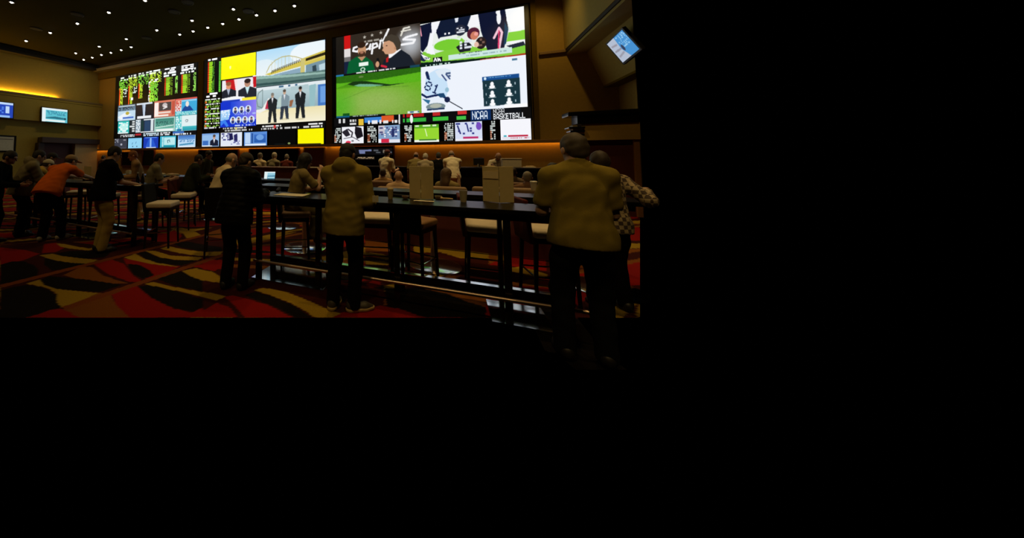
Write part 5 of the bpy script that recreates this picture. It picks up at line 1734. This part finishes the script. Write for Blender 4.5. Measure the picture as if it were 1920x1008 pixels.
# ---- betting counter, back wall openings
yc = 10.9
cl, cr = at(664, 313, y=yc).x, at(1062, 313, y=yc).x
zc = at(900, 313.5, y=yc).z
o = empty('betting_counter', ((cl + cr) / 2, yc, 0), 0, 'long black betting counter in front of the orange wall', 'counter')
hw = (cr - cl) / 2
MB().box(-hw, hw, .02, .55, 0, zc - .05).build('front_panel', mat('black_counter_front', (.004, .0035, .0035), .5, spec=.1), o, .01)
MB().box(-hw - .05, hw + .05, -.05, .62, zc - .05, zc).build('countertop', mat('dark_stone_top', (.012, .010, .009), .4, spec=.15), o, .01)
MB().box(-hw, hw, .0, .03, .0, .12).build('kick_plate', CHROME, o)
yd = 7.9
dl, dr = at(462, 314, y=yd).x, at(640, 314, y=yd).x
zd = at(530, 313, y=yd).z
o = empty('service_counter', ((dl + dr) / 2, yd, 0), 0, 'brown topped counter before the two men in pale shirts', 'counter')
hw = (dr - dl) / 2
MB().box(-hw, hw, .03, .4, 0, zd - .04).build('front_panel', MAROON, o, .01)
MB().box(-hw - .04, hw + .04, -.02, .45, zd - .04, zd).build('countertop', mat('brown_counter_top', (.16, .08, .04), .4), o, .008)


def opening(px0, px1, pt, pb, label, face=BLACKWOOD, rim=MAROON):
    a, b = at(px0, pt, y=W - .1), at(px1, pt, y=W - .1)
    z0, z1 = max(.9, at((px0 + px1) / 2, pb, y=W - .1).z), at((px0 + px1) / 2, pt, y=W - .1).z
    o = empty('wall_niche', ((a.x + b.x) / 2, W, z0), 0, label, 'wall niche', 'dark niches in the orange wall')
    hw, hh = (b.x - a.x) / 2, z1 - z0
    MB().box(-hw, hw, -.03, -.002, 0, hh).build('back_panel', face, o)
    for q in ((-hw - .06, -hw, 0, hh), (hw, hw + .06, 0, hh), (-hw - .06, hw + .06, hh, hh + .06), (-hw - .06, hw + .06, -.06, 0)):
        MB().box(q[0], q[1], -.10, -.002, q[2], q[3]).build('frame_side', rim, o, .006)
    return o, hw, hh


opening(228, 253, 286, 310, 'dark niche in the orange wall just right of the man in the black shirt')
opening(267, 288, 281, 310, 'narrow dark niche in the orange wall under the deep blue monitor')
opening(373, 445, 282, 312, 'wide dark niche in the orange wall behind the man in the white shirt')
opening(468, 559, 280, 312, 'widest dark niche in the orange wall under the black monitor')
opening(571, 606, 278, 312, 'maroon niche in the orange wall under the yellow monitor', MAROON, BROWN)
o, hw, hh = opening(657, 737, 274.5, 312, 'dark niche with a lit menu strip under the black and white player picture')
c = Canvas(120, 26, (10, 11, 14))
c.poly([(.18, .25), (.5, .2), (.5, .45), (.34, .45), (.34, .8), (.2, .8)], (110, 120, 160)); c.scribble(.55, .25, .72, .8, (80, 84, 90), 2, .5, .8, 3); c.ell(.80, .5, .025, .25, (120, 110, 95)); c.scribble(.86, .3, .98, .8, (90, 92, 100), 2, .5, .8, 4)
c.blur(1)
picture('menu_screen', c, -hw * .95, hw * .95, hh * .58, hh * .92, -.034, o)
c = Canvas(80, 16, (20, 14, 10)); c.scribble(.05, .2, .95, .8, (150, 128, 96), 2, .7, .6, 5)
picture('menu_strip', c, -hw * .8, hw * .15, hh * .34, hh * .5, -.034, o)

# ---- lights of the wall under the screens
glow_spans = ((180, 233), (253, 266), (290, 371), (446, 467), (557, 612), (620, 656), (739, 1066))
for n_, (a_, b_) in enumerate(((176, 372), (376, 612), (618, 1066))):
    x0, x1 = at(a_, 268, y=W - .1).x, at(b_, 268, y=W - .1).x
    g = MB().box(x0, x1, W - .12, W - .07, ZL - .035, ZL - .003).build('ledge_light', GLOWO, None)
    tag(g, 'orange light strip hidden under the ledge below the %s video wall' % ('odds', 'bridge', 'golf and hockey')[n_], 'light strip', 'orange light strips under the video walls')

# ================================================================== PEOPLE
C_ = cloth
BLACKC, BLACKP = C_('black_cloth', (.0035, .0035, .0035)), C_('black_trousers', (.003, .0028, .0028))
KHAKI = C_('khaki_trousers', (.36, .25, .06)); JEANS = C_('dark_jeans', (.006, .007, .008)); DARKSH = mat('black_shoes', (.012, .010, .009), .5)
HB, HD, HG, HW_, HGIN = [mat(n, c, .7, var=.3, scale=60) for n, c in (('black_hair', (.010, .008, .006)), ('dark_brown_hair', (.030, .017, .009)), ('grey_hair', (.16, .13, .10)), ('pale_grey_hair', (.36, .32, .25)), ('ginger_hair', (.28, .09, .02)))]
WHITE = C_('white_cloth', (.66, .58, .42)); CREAMC = C_('cream_cloth', (.62, .50, .32)); OLIV = C_('olive_cloth', (.17, .135, .05)); GREYO = C_('grey_olive_cloth', (.20, .175, .11)); TANC = C_('tan_cloth', (.34, .20, .09))

person('man in a khaki hooded sweatshirt, black cap and tan soled sneakers', fl(644, 3.17), math.radians(3), 1.73, 1.12, lean=5, curl=8, neck=10, hp=16, hy=-8,
       RH=(.20, .30, 1.13), LH=(-.02, .33, 1.12), Rn=(-.3, 0, -1), Ln=(0, 0, -1), feet=((-.115, -.02), (.105, .0)), toe=(0, 58), top='hoodie', topm=C_('khaki_sweatshirt', (.24, .175, .033)), legm=BLACKP,
       shoem=mat('dark_sneaker', (.045, .035, .018), .6), sole=mat('tan_sole', (.42, .29, .10), .6), hair='short', hairm=HB, cap=mat('black_cap', (.010, .010, .011), .8), vox=.0075, cvox=.010, fold=.004, hem=-.13, skin=SKIND)
person('man in a black quilted jacket and brown cap at the end of the table', fl(441, 3.66), math.radians(2), 1.66, 1.2, lean=8, curl=14, neck=10, hp=18, hy=-10,
       RH=(.16, .42, 1.09), LH=(-.10, .42, 1.09), Rn=(0, 0, -1), Ln=(0, 0, -1), feet=((-.10, -.03), (.12, .02)), top='puffer', topm=mat('black_quilted_nylon', (.004, .004, .0035), .6, var=.1, spec=.06), legm=BLACKP,
       shoem=DARKSH, hair='short', hairm=HD, cap=mat('brown_cap', (.055, .038, .018), .8), vox=.0085, cvox=.010, fold=.004)
person('grey haired man in a khaki polo shirt and dark jeans by the front table', fl(1084, 2.36), math.radians(-4), 1.76, 1.14, lean=4, curl=8, neck=6, hp=8, hy=20,
       LH=(-.20, .34, 1.12), RH=(.16, .36, 1.11), Rn=(0, 0, -1), Ln=(.3, 0, -1), feet=((-.13, 0), (.12, .02)), top='polo', topm=C_('khaki_polo', (.22, .16, .026)), legm=JEANS,
       shoem=DARKSH, hair='full', hairm=mat('grey_brown_hair', (.060, .042, .024), .7, var=.4, scale=40), vox=.0075, cvox=.010, fold=.0045, hem=-.045, shop=.17)
PLAID = mat('plaid_cloth', (.30, .22, .12), .9)
nt = PLAID.node_tree
wv = nt.nodes.new('ShaderNodeTexChecker'); wv.inputs['Scale'].default_value = 26; wv.inputs[1].default_value = (.32, .24, .13, 1); wv.inputs[2].default_value = (.05, .03, .02, 1)
tc = nt.nodes.new('ShaderNodeTexCoord'); nt.links.new(tc.outputs['Object'], wv.inputs['Vector']); nt.links.new(wv.outputs['Color'], nt.nodes['Principled BSDF'].inputs['Base Color'])
person('brown haired person in a plaid shirt reaching out beside the man in the polo shirt', fl(1139, 3.15), math.radians(20), 1.63, 1.0, lean=4, curl=6, hp=6, hy=-20,
       RH=(.40, .04, 1.20), LH=None, Rn=(0, 0, -1), top='long', topm=PLAID, legm=BLACKP, shoem=DARKSH, hair='full', hairm=HD, vox=.009, cvox=.012)
person('man in a black shirt and khaki trousers writing at the left high table', fl(195, 5.08), math.radians(-12), 1.78, 1.18, lean=4, curl=10, neck=10, hp=18, hy=-6,
       RH=(.17, .46, 1.09), LH=(-.12, .44, 1.09), Rn=(0, 0, -1), Ln=(0, 0, -1), feet=((-.12, 0), (.10, -.02)), top='tee', topm=BLACKC, legm=KHAKI, shoem=DARKSH, hair='short', hairm=HB, vox=.0085, cvox=.011, )
person('man in an orange shirt and tan cap bent over the left high table', fl(103, 5.75), math.radians(24), 1.83, 1.2, lean=33, curl=16, neck=0, hp=0, hy=-14,
       RH=(.14, .82, 1.10), LH=(-.10, .84, 1.10), Rn=(0, 0, -1), Ln=(0, 0, -1), feet=((-.13, -.05), (.12, .05)), top='tee', topm=C_('orange_cloth', (.72, .135, .014)), legm=BLACKP,
       shoem=mat('white_shoe', (.4, .36, .28), .6), hair='short', hairm=HD, cap=mat('tan_cap', (.32, .20, .09), .8), vox=.0085, cvox=.011, )
person('man in a grey hooded sweatshirt standing between the yellow shirt man and the dark man', fl(42, 6.05), math.radians(-16), 1.77, 1.16, lean=11, curl=14, neck=4, hp=10,
       RH=(.10, .52, 1.10), LH=(-.14, .5, 1.10), Rn=(0, 0, -1), Ln=(0, 0, -1), top='hoodie', topm=C_('grey_sweatshirt', (.21, .175, .095)), legm=BLACKP, shoem=DARKSH, hair='short', hairm=HB, vox=.009, cvox=.012, )
person('man in a mustard striped shirt and pale cap bent over beside the orange shirt man', fl(50, 6.7), math.radians(-2), 1.78, 1.12, lean=42, curl=14, neck=-8, hp=-6,
       RH=(.14, .72, 1.10), LH=(-.14, .72, 1.10), Rn=(0, 0, -1), Ln=(0, 0, -1), top='tee', topm=C_('mustard_cloth', (.40, .26, .045)), legm=BLACKP, shoem=DARKSH, hair='short', hairm=HD, cap=mat('pale_cap', (.5, .44, .3), .8), vox=.0095, cvox=.012, )
person('dark clothed man at the left edge looking toward the screens', fl(-14, 5.5), math.radians(-40), 1.74, 1.12, lean=12, curl=10, neck=10, hp=10, hy=-8,
       RH=(.14, .42, 1.06), LH=(-.12, .42, 1.08), top='long', topm=BLACKC, legm=BLACKP, shoem=DARKSH, hair='short', hairm=HB, skin=SKIND, vox=.009, cvox=.012)
person('person in a black cap partly hidden between the grey hood and the pale cap', fl(74, 7.6), math.radians(-30), 1.74, 1.0, lean=12, curl=12, hp=10, top='long', topm=BLACKC, legm=BLACKP, shoem=DARKSH, hair='short', hairm=HB, cap=mat('black_cap', (.01, .01, .01)), skin=SKIND, vox=.012, cvox=.014)
person('ginger haired man in a tan shirt facing the grey olive shirt man across the table', fl(262, 7.6), math.radians(150), 1.76, 1.05, lean=6, curl=8, hp=12, LH=(-.1, .34, 1.09), RH=(.12, .34, 1.09), top='long', topm=TANC, legm=KHAKI, shoem=DARKSH, hair='short', hairm=HGIN, skin=mat('ruddy_skin', (.55, .20, .09), .5), vox=.011, cvox=.014)
person('dark haired man in a grey olive shirt seated with his back to the room', fl(283, 6.5), math.radians(-24), 1.74, 1.1, seat=.765, lean=6, curl=10, neck=6, hp=12, RH=(.16, .42, 1.1), LH=(-.14, .42, 1.1), feet=((-.13, .36), (.13, .36)), fz=.26, top='tee', topm=GREYO, legm=BLACKP, shoem=DARKSH, hair='short', hairm=HB, vox=.010, cvox=.013)
person('heavy man in a dark green shirt seated on the stool behind the maroon back', fl(356, 7.3), math.radians(-30), 1.74, 1.32, seat=.765, lean=8, curl=12, neck=8, hp=8, RH=(.2, .42, 1.1), LH=(-.16, .42, 1.1), feet=((-.15, .36), (.15, .36)), fz=.26, top='long', topm=C_('dark_green_cloth', (.022, .026, .012)), legm=BLACKP, shoem=DARKSH, hair='short', hairm=HD, skin=SKIND, vox=.010, cvox=.013)
person('man in a dark olive shirt in profile behind the dark green shirt man', fl(383, 8.75), math.radians(-80), 1.8, 1.1, lean=6, curl=8, hp=8, top='long', topm=C_('dark_olive_cloth', (.05, .042, .02)), legm=BLACKP, shoem=DARKSH, hair='short', hairm=HD, skin=SKIND, vox=.010, cvox=.014)
person('balding man in a white shirt seated beyond the quilted jacket', fl(408, 4.92), math.radians(-26), 1.76, 1.2, seat=.765, lean=10, curl=14, neck=6, hp=12, RH=(.30, .36, 1.10), LH=(-.16, .40, 1.1), Rn=(0, 0, -1), feet=((-.14, .34), (.14, .34)), fz=.26, top='long', topm=CREAMC, legm=KHAKI, shoem=DARKSH, hair='fringe', hairm=HG, vox=.009, cvox=.012)
person('seated woman with long dark hair in an olive shirt drinking at the second table', fl(553, 4.6), math.radians(-42), 1.68, 1.0, seat=.765, lean=5, curl=16, neck=0, hp=4, hy=6, RH=(.16, .36, 1.33), LH=(-.02, .46, 1.10), Rn=(-1, .2, 0), Ln=(0, 0, -1), feet=((-.12, .34), (.12, .34)), fz=.26, top='tee', topm=C_('woven_olive_cloth', (.20, .15, .055)), legm=C_('olive_trousers', (.15, .12, .045)), shoem=DARKSH, hair='long', hairm=HB, vox=.009, cvox=.012)
# toward the counters
far = dict(vox=.013, cvox=.016, shoem=DARKSH)
person('man in a cream shirt at the brown topped counter', fl(485, 10.4), .1, 1.76, 1.05, LH=(-.1, .36, 1.1), top='tee', topm=CREAMC, legm=BLACKP, hair='short', hairm=HG, **far)
person('grey haired man in an olive grey shirt at the brown topped counter', fl(511, 10.3), -.1, 1.77, 1.2, RH=(.1, .36, 1.1), top='tee', topm=GREYO, legm=BLACKP, hair='short', hairm=HW_, **far)
person('person in a dark red shirt beyond the brown topped counter', fl(536, 11.0), .2, 1.72, 1.0, top='long', topm=C_('dark_red_cloth', (.09, .018, .014)), legm=BLACKP, hair='short', hairm=HG, **far)
person('man in a dark grey shirt right of the seated woman with long hair', fl(567, 10.6), 0, 1.73, 1.2, top='long', topm=C_('dark_grey_cloth', (.055, .05, .04)), legm=BLACKP, hair='short', hairm=HD, skin=SKIND, **far)
person('man in a white shirt and maroon cap holding a white slip before the menu niche', fl(722, 9.3), math.radians(-24), 1.84, 1.0, hp=10, RH=(.2, .36, 1.2), LH=(-.1, .38, 1.15), top='tee', topm=WHITE, legm=C_('pale_tan_trousers', (.42, .28, .16)), hair='short', hairm=HD, cap=mat('maroon_cap', (.09, .014, .02), .8), **far)
person('balding man in an olive shirt at the betting counter left of the grey shirt', fl(779, 10.2), 0, 1.79, 1.2, lean=6, curl=10, hp=10, top='tee', topm=OLIV, legm=BLACKP, hair='fringe', hairm=HD, skin=SKIND, **far)
person('pale haired person in a grey shirt at the betting counter beside the olive shirt', fl(797, 9.9), 0, 1.74, .95, lean=6, curl=8, hp=10, top='tee', topm=C_('grey_cloth', (.26, .22, .15)), legm=BLACKP, hair='short', hairm=HW_, **far)
person('person in black clothes at the betting counter', fl(822, 9.8), 0, 1.76, 1.05, lean=4, curl=8, hp=8, top='long', topm=BLACKC, legm=BLACKP, hair='short', hairm=HB, skin=SKIND, **far)
person('man in a white shirt and khaki trousers leaning at the betting counter', fl(849, 9.5), math.radians(10), 1.86, 1.15, lean=10, curl=12, neck=10, hp=16, LH=(-.12, .48, 1.22), RH=(.1, .5, 1.22), top='tee', topm=WHITE, legm=KHAKI, hair='fringe', hairm=HG, skin=SKIND, **far)
person('man in a white shirt behind the betting counter looking down', Vector((at(931, 297, y=12.1).x, 12.1, 0)), math.pi + .1, 1.84, 1.1, lean=14, curl=14, neck=10, hp=26, LH=(-.26, .42, 1.30), RH=(.26, .42, 1.30), Ln=(0, 0, -1), Rn=(0, 0, -1), top='tee', topm=WHITE, legm=BLACKP, hair='fringe', hairm=HG, skin=SKIND, vox=.010, cvox=.013, shoem=DARKSH)
lg = dict(seat=.43, lean=-12, curl=4, neck=10, feet=((-.14, .42), (.14, .42)), fz=0, shoem=DARKSH, vox=.011, cvox=.014)
person('man in a tan shirt seated low below the white shirt man with the slip', fl(719, 7.72), 0, 1.66, 1.15, hp=0, LH=(-.38, .10, .64), RH=(.38, .10, .64), top='tee', topm=TANC, legm=BLACKP, hair='short', hairm=HD, skin=SKIND, **lg)
person('bald man in a pinkish shirt seated low left of the tall stand', fl(748, 6.15), 0, 1.68, 1.05, hp=0, top='tee', topm=C_('pinkish_cloth', (.52, .34, .20)), legm=KHAKI, hair='bald', **lg)
person('woman with brown hair in an olive shirt seated low with a hand at her face', fl(841, 6.25), math.radians(-30), 1.74, 1.0, hp=4, hy=-20, RH=(.10, .20, 1.10), Rn=(-1, 0, 0), top='tee', topm=C_('light_olive_cloth', (.24, .18, .07)), legm=BLACKP, hair='long', hairm=mat('brown_hair', (.10, .055, .025), .7, var=.3, scale=40), **lg)
person('grey haired man in a brown shirt seated low by the white cup', fl(986, 5.9), 0, 1.66, 1.1, hp=4, LH=(-.36, .12, .64), RH=(.36, .12, .64), top='tee', topm=C_('brown_cloth', (.17, .09, .05)), legm=BLACKP, hair='short', hairm=HG, skin=SKIND, **lg)
person('person in a dark shirt seated low, half hidden by the tall stand with the note', fl(959, 7.2), 0, 1.76, 1.0, hp=0, top='tee', topm=C_('grey_brown_cloth', (.14, .10, .07)), legm=BLACKP, hair='short', hairm=HD, skin=SKIND, **lg)
person('dark haired person seated before the right end of the betting counter', fl(1028, 8.2), math.radians(60), 1.9, 1.0, hp=4, hy=30, top='long', topm=BLACKC, legm=BLACKP, hair='long', hairm=HB, skin=SKIND, **lg)
person('distant person in dark clothes against the bright orange wall at the far left', fl(190, 15.5), 0, 1.72, 1.0, top='long', topm=C_('dark_brown_cloth', (.05, .02, .01)), legm=BLACKP, hair='short', hairm=HB, skin=SKIND, **far)

# ================================================================== THINGS ON THE TABLES
TZ = 1.0725
PAPER = mat('white_paper', (.66, .58, .40), .8, var=.06)
CARD = mat('tan_card', (.66, .52, .24), .75, var=.08)


def on(px, py, z=TZ): return at(px, py, z=z)


def sheet(px, py, w, d, rz, label, name='paper_sheet', z=TZ, m=None, cat='paper', n=3):
    p = on(px, py, z)
    o = empty(name, (p.x, p.y, z), rz, label, cat)
    for k in range(n):
        MB().box(-w / 2 + .006 * k, w / 2 + .004 * k, -d / 2 - .005 * k, d / 2 + .003 * k, .0012 * k, .0012 * k + .0011).build('page', m or PAPER, o)
    return o


def stand(px, py, w, h, label, z=TZ, note=False, fold=.085):
    p = on(px, py, z)
    o = empty('folding_stand', (p.x, p.y + .02, z), math.radians(2), label, 'menu stand', 'tall tan two panel stands on the tables')
    for sx in (-1, 1):
        t = .006
        a, b = (sx * .002, 0), (sx * w / 2, fold)
        n = Vector((-(b[1] - a[1]), b[0] - a[0])).normalized() * t
        MB().prism([a, b, (b[0] + n.x * sx, b[1] + n.y * sx), (a[0], a[1] + t)], 0, h, 'z').build('panel', CARD, o, .002)
    if note:
        k = w / 2
        f = MB()
        f.hexa([(x, fold * -x / k - .009 - yy, zz) for zz in (h * .66, h * .86) for yy in (0, .003) for x in (-k * .96, -k * .05)])
        f.build('note_card', mat('pale_note', (.85, .66, .36), .7), o)
    return o


stand(789, 374.5, .272, .385, 'tall tan two panel stand at the middle of the front table')
stand(937.5, 380.5, .300, .390, 'tall tan two panel stand with a pale note near the polo shirt man', note=True)
p = at(157, 336, z=TZ)
o = stand(155, 336.5, .24, .30, 'tan two panel stand between the orange shirt man and the black shirt man')
sheet(546, 365, .42, .22, math.radians(2), 'white betting sheet on the front table between the quilted jacket and the hood')
sheet(794, 376.8, .21, .055, .03, 'white slip on the front table before the middle stand')
sheet(260, 347.5, .22, .15, -.1, 'white sheet under the hand of the man in the black shirt')
sheet(162, 341, .16, .12, .2, 'white sheet before the hands of the orange shirt man')
sheet(383, 331.5, .30, .16, .1, 'white sheet at the elbow of the white shirt man')
sheet(573, 346.6, .16, .10, 0, 'folded white napkin by the elbow of the seated woman', 'napkin', cat='napkin')
p = on(838, 374)
o = empty('rolled_paper', (p.x, p.y, TZ), .1, 'rolled pale paper on the front table right of the middle stand', 'paper')
MB().tube([(-.065, 0, .012), (.065, .005, .010)], .012, 10, .008).build('roll', mat('cream_paper', (.60, .42, .22), .8), o, 0, True)
MB().tube([(-.068, 0, .013), (-.045, 0, .013)], .017, 10).build('rolled_end', mat('cream_paper', (.6, .42, .22)), o, 0, True)


def cup(px, py, r, h, label, m, lid=None, z=TZ, loc=None):
    p = loc or on(px, py, z)
    o = empty('drink_cup', (p.x, p.y, p.z if loc else z), 0, label, 'cup')
    MB().lathe([(r * .72, 0), (r, h), (r * .93, h), (r * .66, .008)], 20).build('cup_body', m, o, 0, True)
    if lid: MB().lathe([(.002, h + .014), (r * .85, h + .014), (r * 1.04, h + .004), (r * 1.04, h - .006)], 20).build('lid', lid, o, 0, True)
    else: MB().lathe([(.002, h * .72), (r * .86, h * .72)], 20).build('drink', mat('amber_drink', (.20, .10, .03), .15), o)
    return o


PLA = mat('cloudy_plastic_cup', (.42, .36, .22), .3)
cup(869, 378.5, .042, .128, 'cloudy plastic cup of amber drink on the front table', PLA)
cup(732, 373, .036, .115, 'tall tan cup on the front table left of the middle stand', mat('tan_cup', (.40, .30, .12), .5), mat('tan_cup', (.4, .3, .12)))
cup(1001, 356.5, .046, .125, 'white paper cup at the right end of the second table', mat('white_cup', (.62, .52, .34), .5), mat('white_lid', (.6, .55, .42), .4))
p = fl(553, 4.6)
hand = Vector((.16, .42, 1.33)); ca, sa = math.cos(math.radians(-42)), math.sin(math.radians(-42))
cup(0, 0, .034, .10, 'white cup in the raised hand of the seated woman', mat('white_cup', (.62, .52, .34)), mat('white_lid', (.6, .55, .42)), loc=Vector((p.x + hand.x * ca - (hand.y + .02) * sa, p.y + hand.x * sa + (hand.y + .02) * ca, 1.30)))
for px, py, lab in ((760, 372.5, 'small glass bowl on the front table beside the middle stand'), (822, 372.5, 'small glass bowl next to the rolled paper')):
    p = on(px, py)
    o = empty('ashtray', (p.x, p.y, TZ), 0, lab, 'bowl', 'small glass bowls on the front table')
    MB().lathe([(.02, 0), (.034, .006), (.042, .034), (.036, .034), (.028, .010), (.002, .008)], 18).build('bowl', mat('brown_glass', (.20, .12, .05), .15), o, 0, True)
# phone slip in the hooded man's hand, black bottles near the seated man, lit tablet
p = at(704, 372, d=3.02)
o = empty('betting_slip', p, .3, 'white betting slip held by the hooded man', 'paper')
MB().box(-.03, .03, -.002, .0, -.035, .03).build('page', PAPER, o)
p = at(736, 308, d=9.15)
o = empty('betting_slip', p, -.3, 'white slip held up by the man in the maroon cap', 'paper')
MB().box(-.06, .06, -.002, .0, -.06, .05).build('page', PAPER, o)
for px, lab in ((258, 'dark bottle with a pale cap on the left high table end'), (267.5, 'second dark bottle with a pale cap, nearer the seated man')):
    p = on(px, 343)
    o = empty('bottle', (p.x, min(p.y, 3.95), TZ), 0, lab, 'bottle', 'dark bottles on the left high table')
    MB().lathe([(.028, 0), (.031, .01), (.031, .11), (.013, .155), (.013, .185), (.003, .186)], 18).build('bottle_body', mat('dark_glass', (.012, .010, .014), .15), o, 0, True)
    MB().lathe([(.014, .183), (.016, .187), (.016, .212), (.003, .214)], 16).build('bottle_cap', mat('white_lid', (.6, .55, .42)), o, 0, True)
p = on(505, 334.5)
o = empty('tablet', (-4.0 + .03, 5.82, TZ), math.radians(20), 'lit tablet with a pale blue page on the small table', 'tablet')
p = at(505, 335, y=5.8)
o.location = (p.x, 5.8, TZ)
tl = .26
m_ = Matrix.Rotation(math.radians(-18), 4, 'X')
cs = MB().box(-.135, .135, 0, .012, 0, .19).build('case', MON, o, .004); cs.matrix_local = m_
c = Canvas(44, 30, (150, 205, 225)); c.rect(0, 0, .3, 1, (225, 238, 240)); c.rect(0, 0, 1, .15, (225, 236, 240)); c.poly([(.3, .55), (1, .45), (1, 1), (.3, 1)], (90, 150, 180)); c.rect(.35, .72, .95, .85, (190, 230, 235)); c.blur(1)
picture('screen', c, -.125, .125, .012, .18, -.001, o, 1., m_)
MB().box(-.10, .10, .02, .13, .0, .012).build('stand_foot', MON, o, .004)
for px, py, lab, s_ in ((241, 323, 'white card box on the table left of the ginger haired man', (.075, .04, .10)), (324, 326, 'stack of white slips behind the maroon stool back', (.16, .10, .035)), (300, 327, 'low white slip holder on the table right of the seated man', (.14, .08, .04))):
    p = at(px, py, y=6.0)
    o = empty('card_box' if s_[2] > .05 else 'slip_stack', (p.x, 6.0, TZ), .1, lab, 'card box' if s_[2] > .05 else 'paper')
    MB().box(-s_[0], s_[0], -s_[1], s_[1], 0, s_[2]).build('body', PAPER, o, .004)
    MB().box(-s_[0] * .8, s_[0] * .8, -s_[1] * .8, s_[1] * .8, s_[2], s_[2] + .02).build('top_sheets', mat('cream_paper', (.6, .42, .22)), o, .003)
# on the betting counter
zt_c = zc + .001
def cbox(px, w, d, h, label, name, m, cat, y=11.25):
    x = at(px, 310, y=y).x
    o = empty(name, (x, y, zt_c), 0, label, cat)
    return o
o = cbox(898, .3, .2, .3, 'small black terminal on the betting counter', 'counter_terminal', MON, 'terminal')
MB().box(-.16, .16, .02, .06, .06, .30).build('display', MON, o, .008); MB().box(-.03, .03, .03, .05, .01, .08).build('neck', MON, o); MB().box(-.1, .1, -.05, .1, 0, .012).build('foot', MON, o, .004)
MB().box(-.05, -.01, -.06, -.03, .0, .10).build('card_reader', mat('grey_plastic', (.22, .2, .16), .5), o, .004)
o = cbox(959, .3, .2, .3, 'pale ticket cabinet on the betting counter beside the white shirt clerk', 'ticket_cabinet', CREAM, 'cabinet')
MB().box(-.26, .26, -.1, .2, 0, .26).build('body', mat('pale_cabinet', (.42, .36, .26), .6), o, .01); MB().box(-.27, .27, -.11, .21, .26, .29).build('top', mat('pale_cabinet_top', (.55, .48, .36), .5), o, .006)
for px, lab in ((919, 'flat slips on the counter left of the clerk'), (992, 'pale paper pile on the counter right of the ticket cabinet')):
    o = cbox(px, 0, 0, 0, lab, 'slip_stack', PAPER, 'paper')
    MB().box(-.16, .16, -.08, .08, 0, .03).build('sheets', PAPER, o, .003); MB().box(-.08, .12, -.06, .06, .03, .055).build('top_sheets', mat('cream_paper', (.6, .42, .22)), o, .003)
x = at(1078, 235, y=10.2).x
# ================================================================== LIGHT: spots of the visible downlights, then added fill spots
WARM = (1, .69, .27)
for px, py in sum((r[1] for r in ROWS), []):
    p = at(px, py, z=CEIL - .14)
    spot('downlight_lamp', p, (p.x, p.y, 0), 16, 100, .8)
for x, k in ((-19, .35), (-15, .4), (-11, .5), (-7, .8), (-3, 1.), (1, 1.)):  # added spots without fixtures, brightening the counters and seats
    spot('ceiling_fill_spot', (x, 9.2, CEIL - .12), (x, 9.2, 0), 1000 * k, 62, .8, WARM)
    spot('ceiling_fill_spot', (x, 5.4, CEIL - .12), (x, 5.4, 0), 240 * k, 62, .8, WARM)
for x, pw in ((-10, 190), (-6, 180), (-1, 300), (3, 200)):  # added unseen spots that brighten the backs of the standing people
    spot('ceiling_fill_spot', (x, -1.2, CEIL - .15), (x - .2, 2.2, .5), pw, 75, .9, WARM, .2)
for x in (-2.2, .2, 2.4):  # extra spots put in to brighten the gap between the tables
    spot('ceiling_fill_spot', (x, 4.2, CEIL - .12), (x, 4.25, 0), 280, 45, .8, WARM)
# added fill spots that brighten the walls, with no fixtures there
spot('wall_fill_spot', (2.7, 10.9, CEIL - .2), (2.6, 13, 4.2), 150, 80, .9, (1, .66, .2))
spot('wall_fill_spot', (4.3, 9.6, CEIL - .2), (4.6, 11, 2.6), 60, 70, .9, WARM)
spot('wall_fill_spot', (-19, 9.5, CEIL - .2), (-23.2, 10.5, 4.5), 120, 90, .9, (1, .74, .25))
spot('wall_fill_spot', (2.9, 6.2, CEIL - .2), (3.5, 10.7, 2.3), 150, 40, .9, WARM)
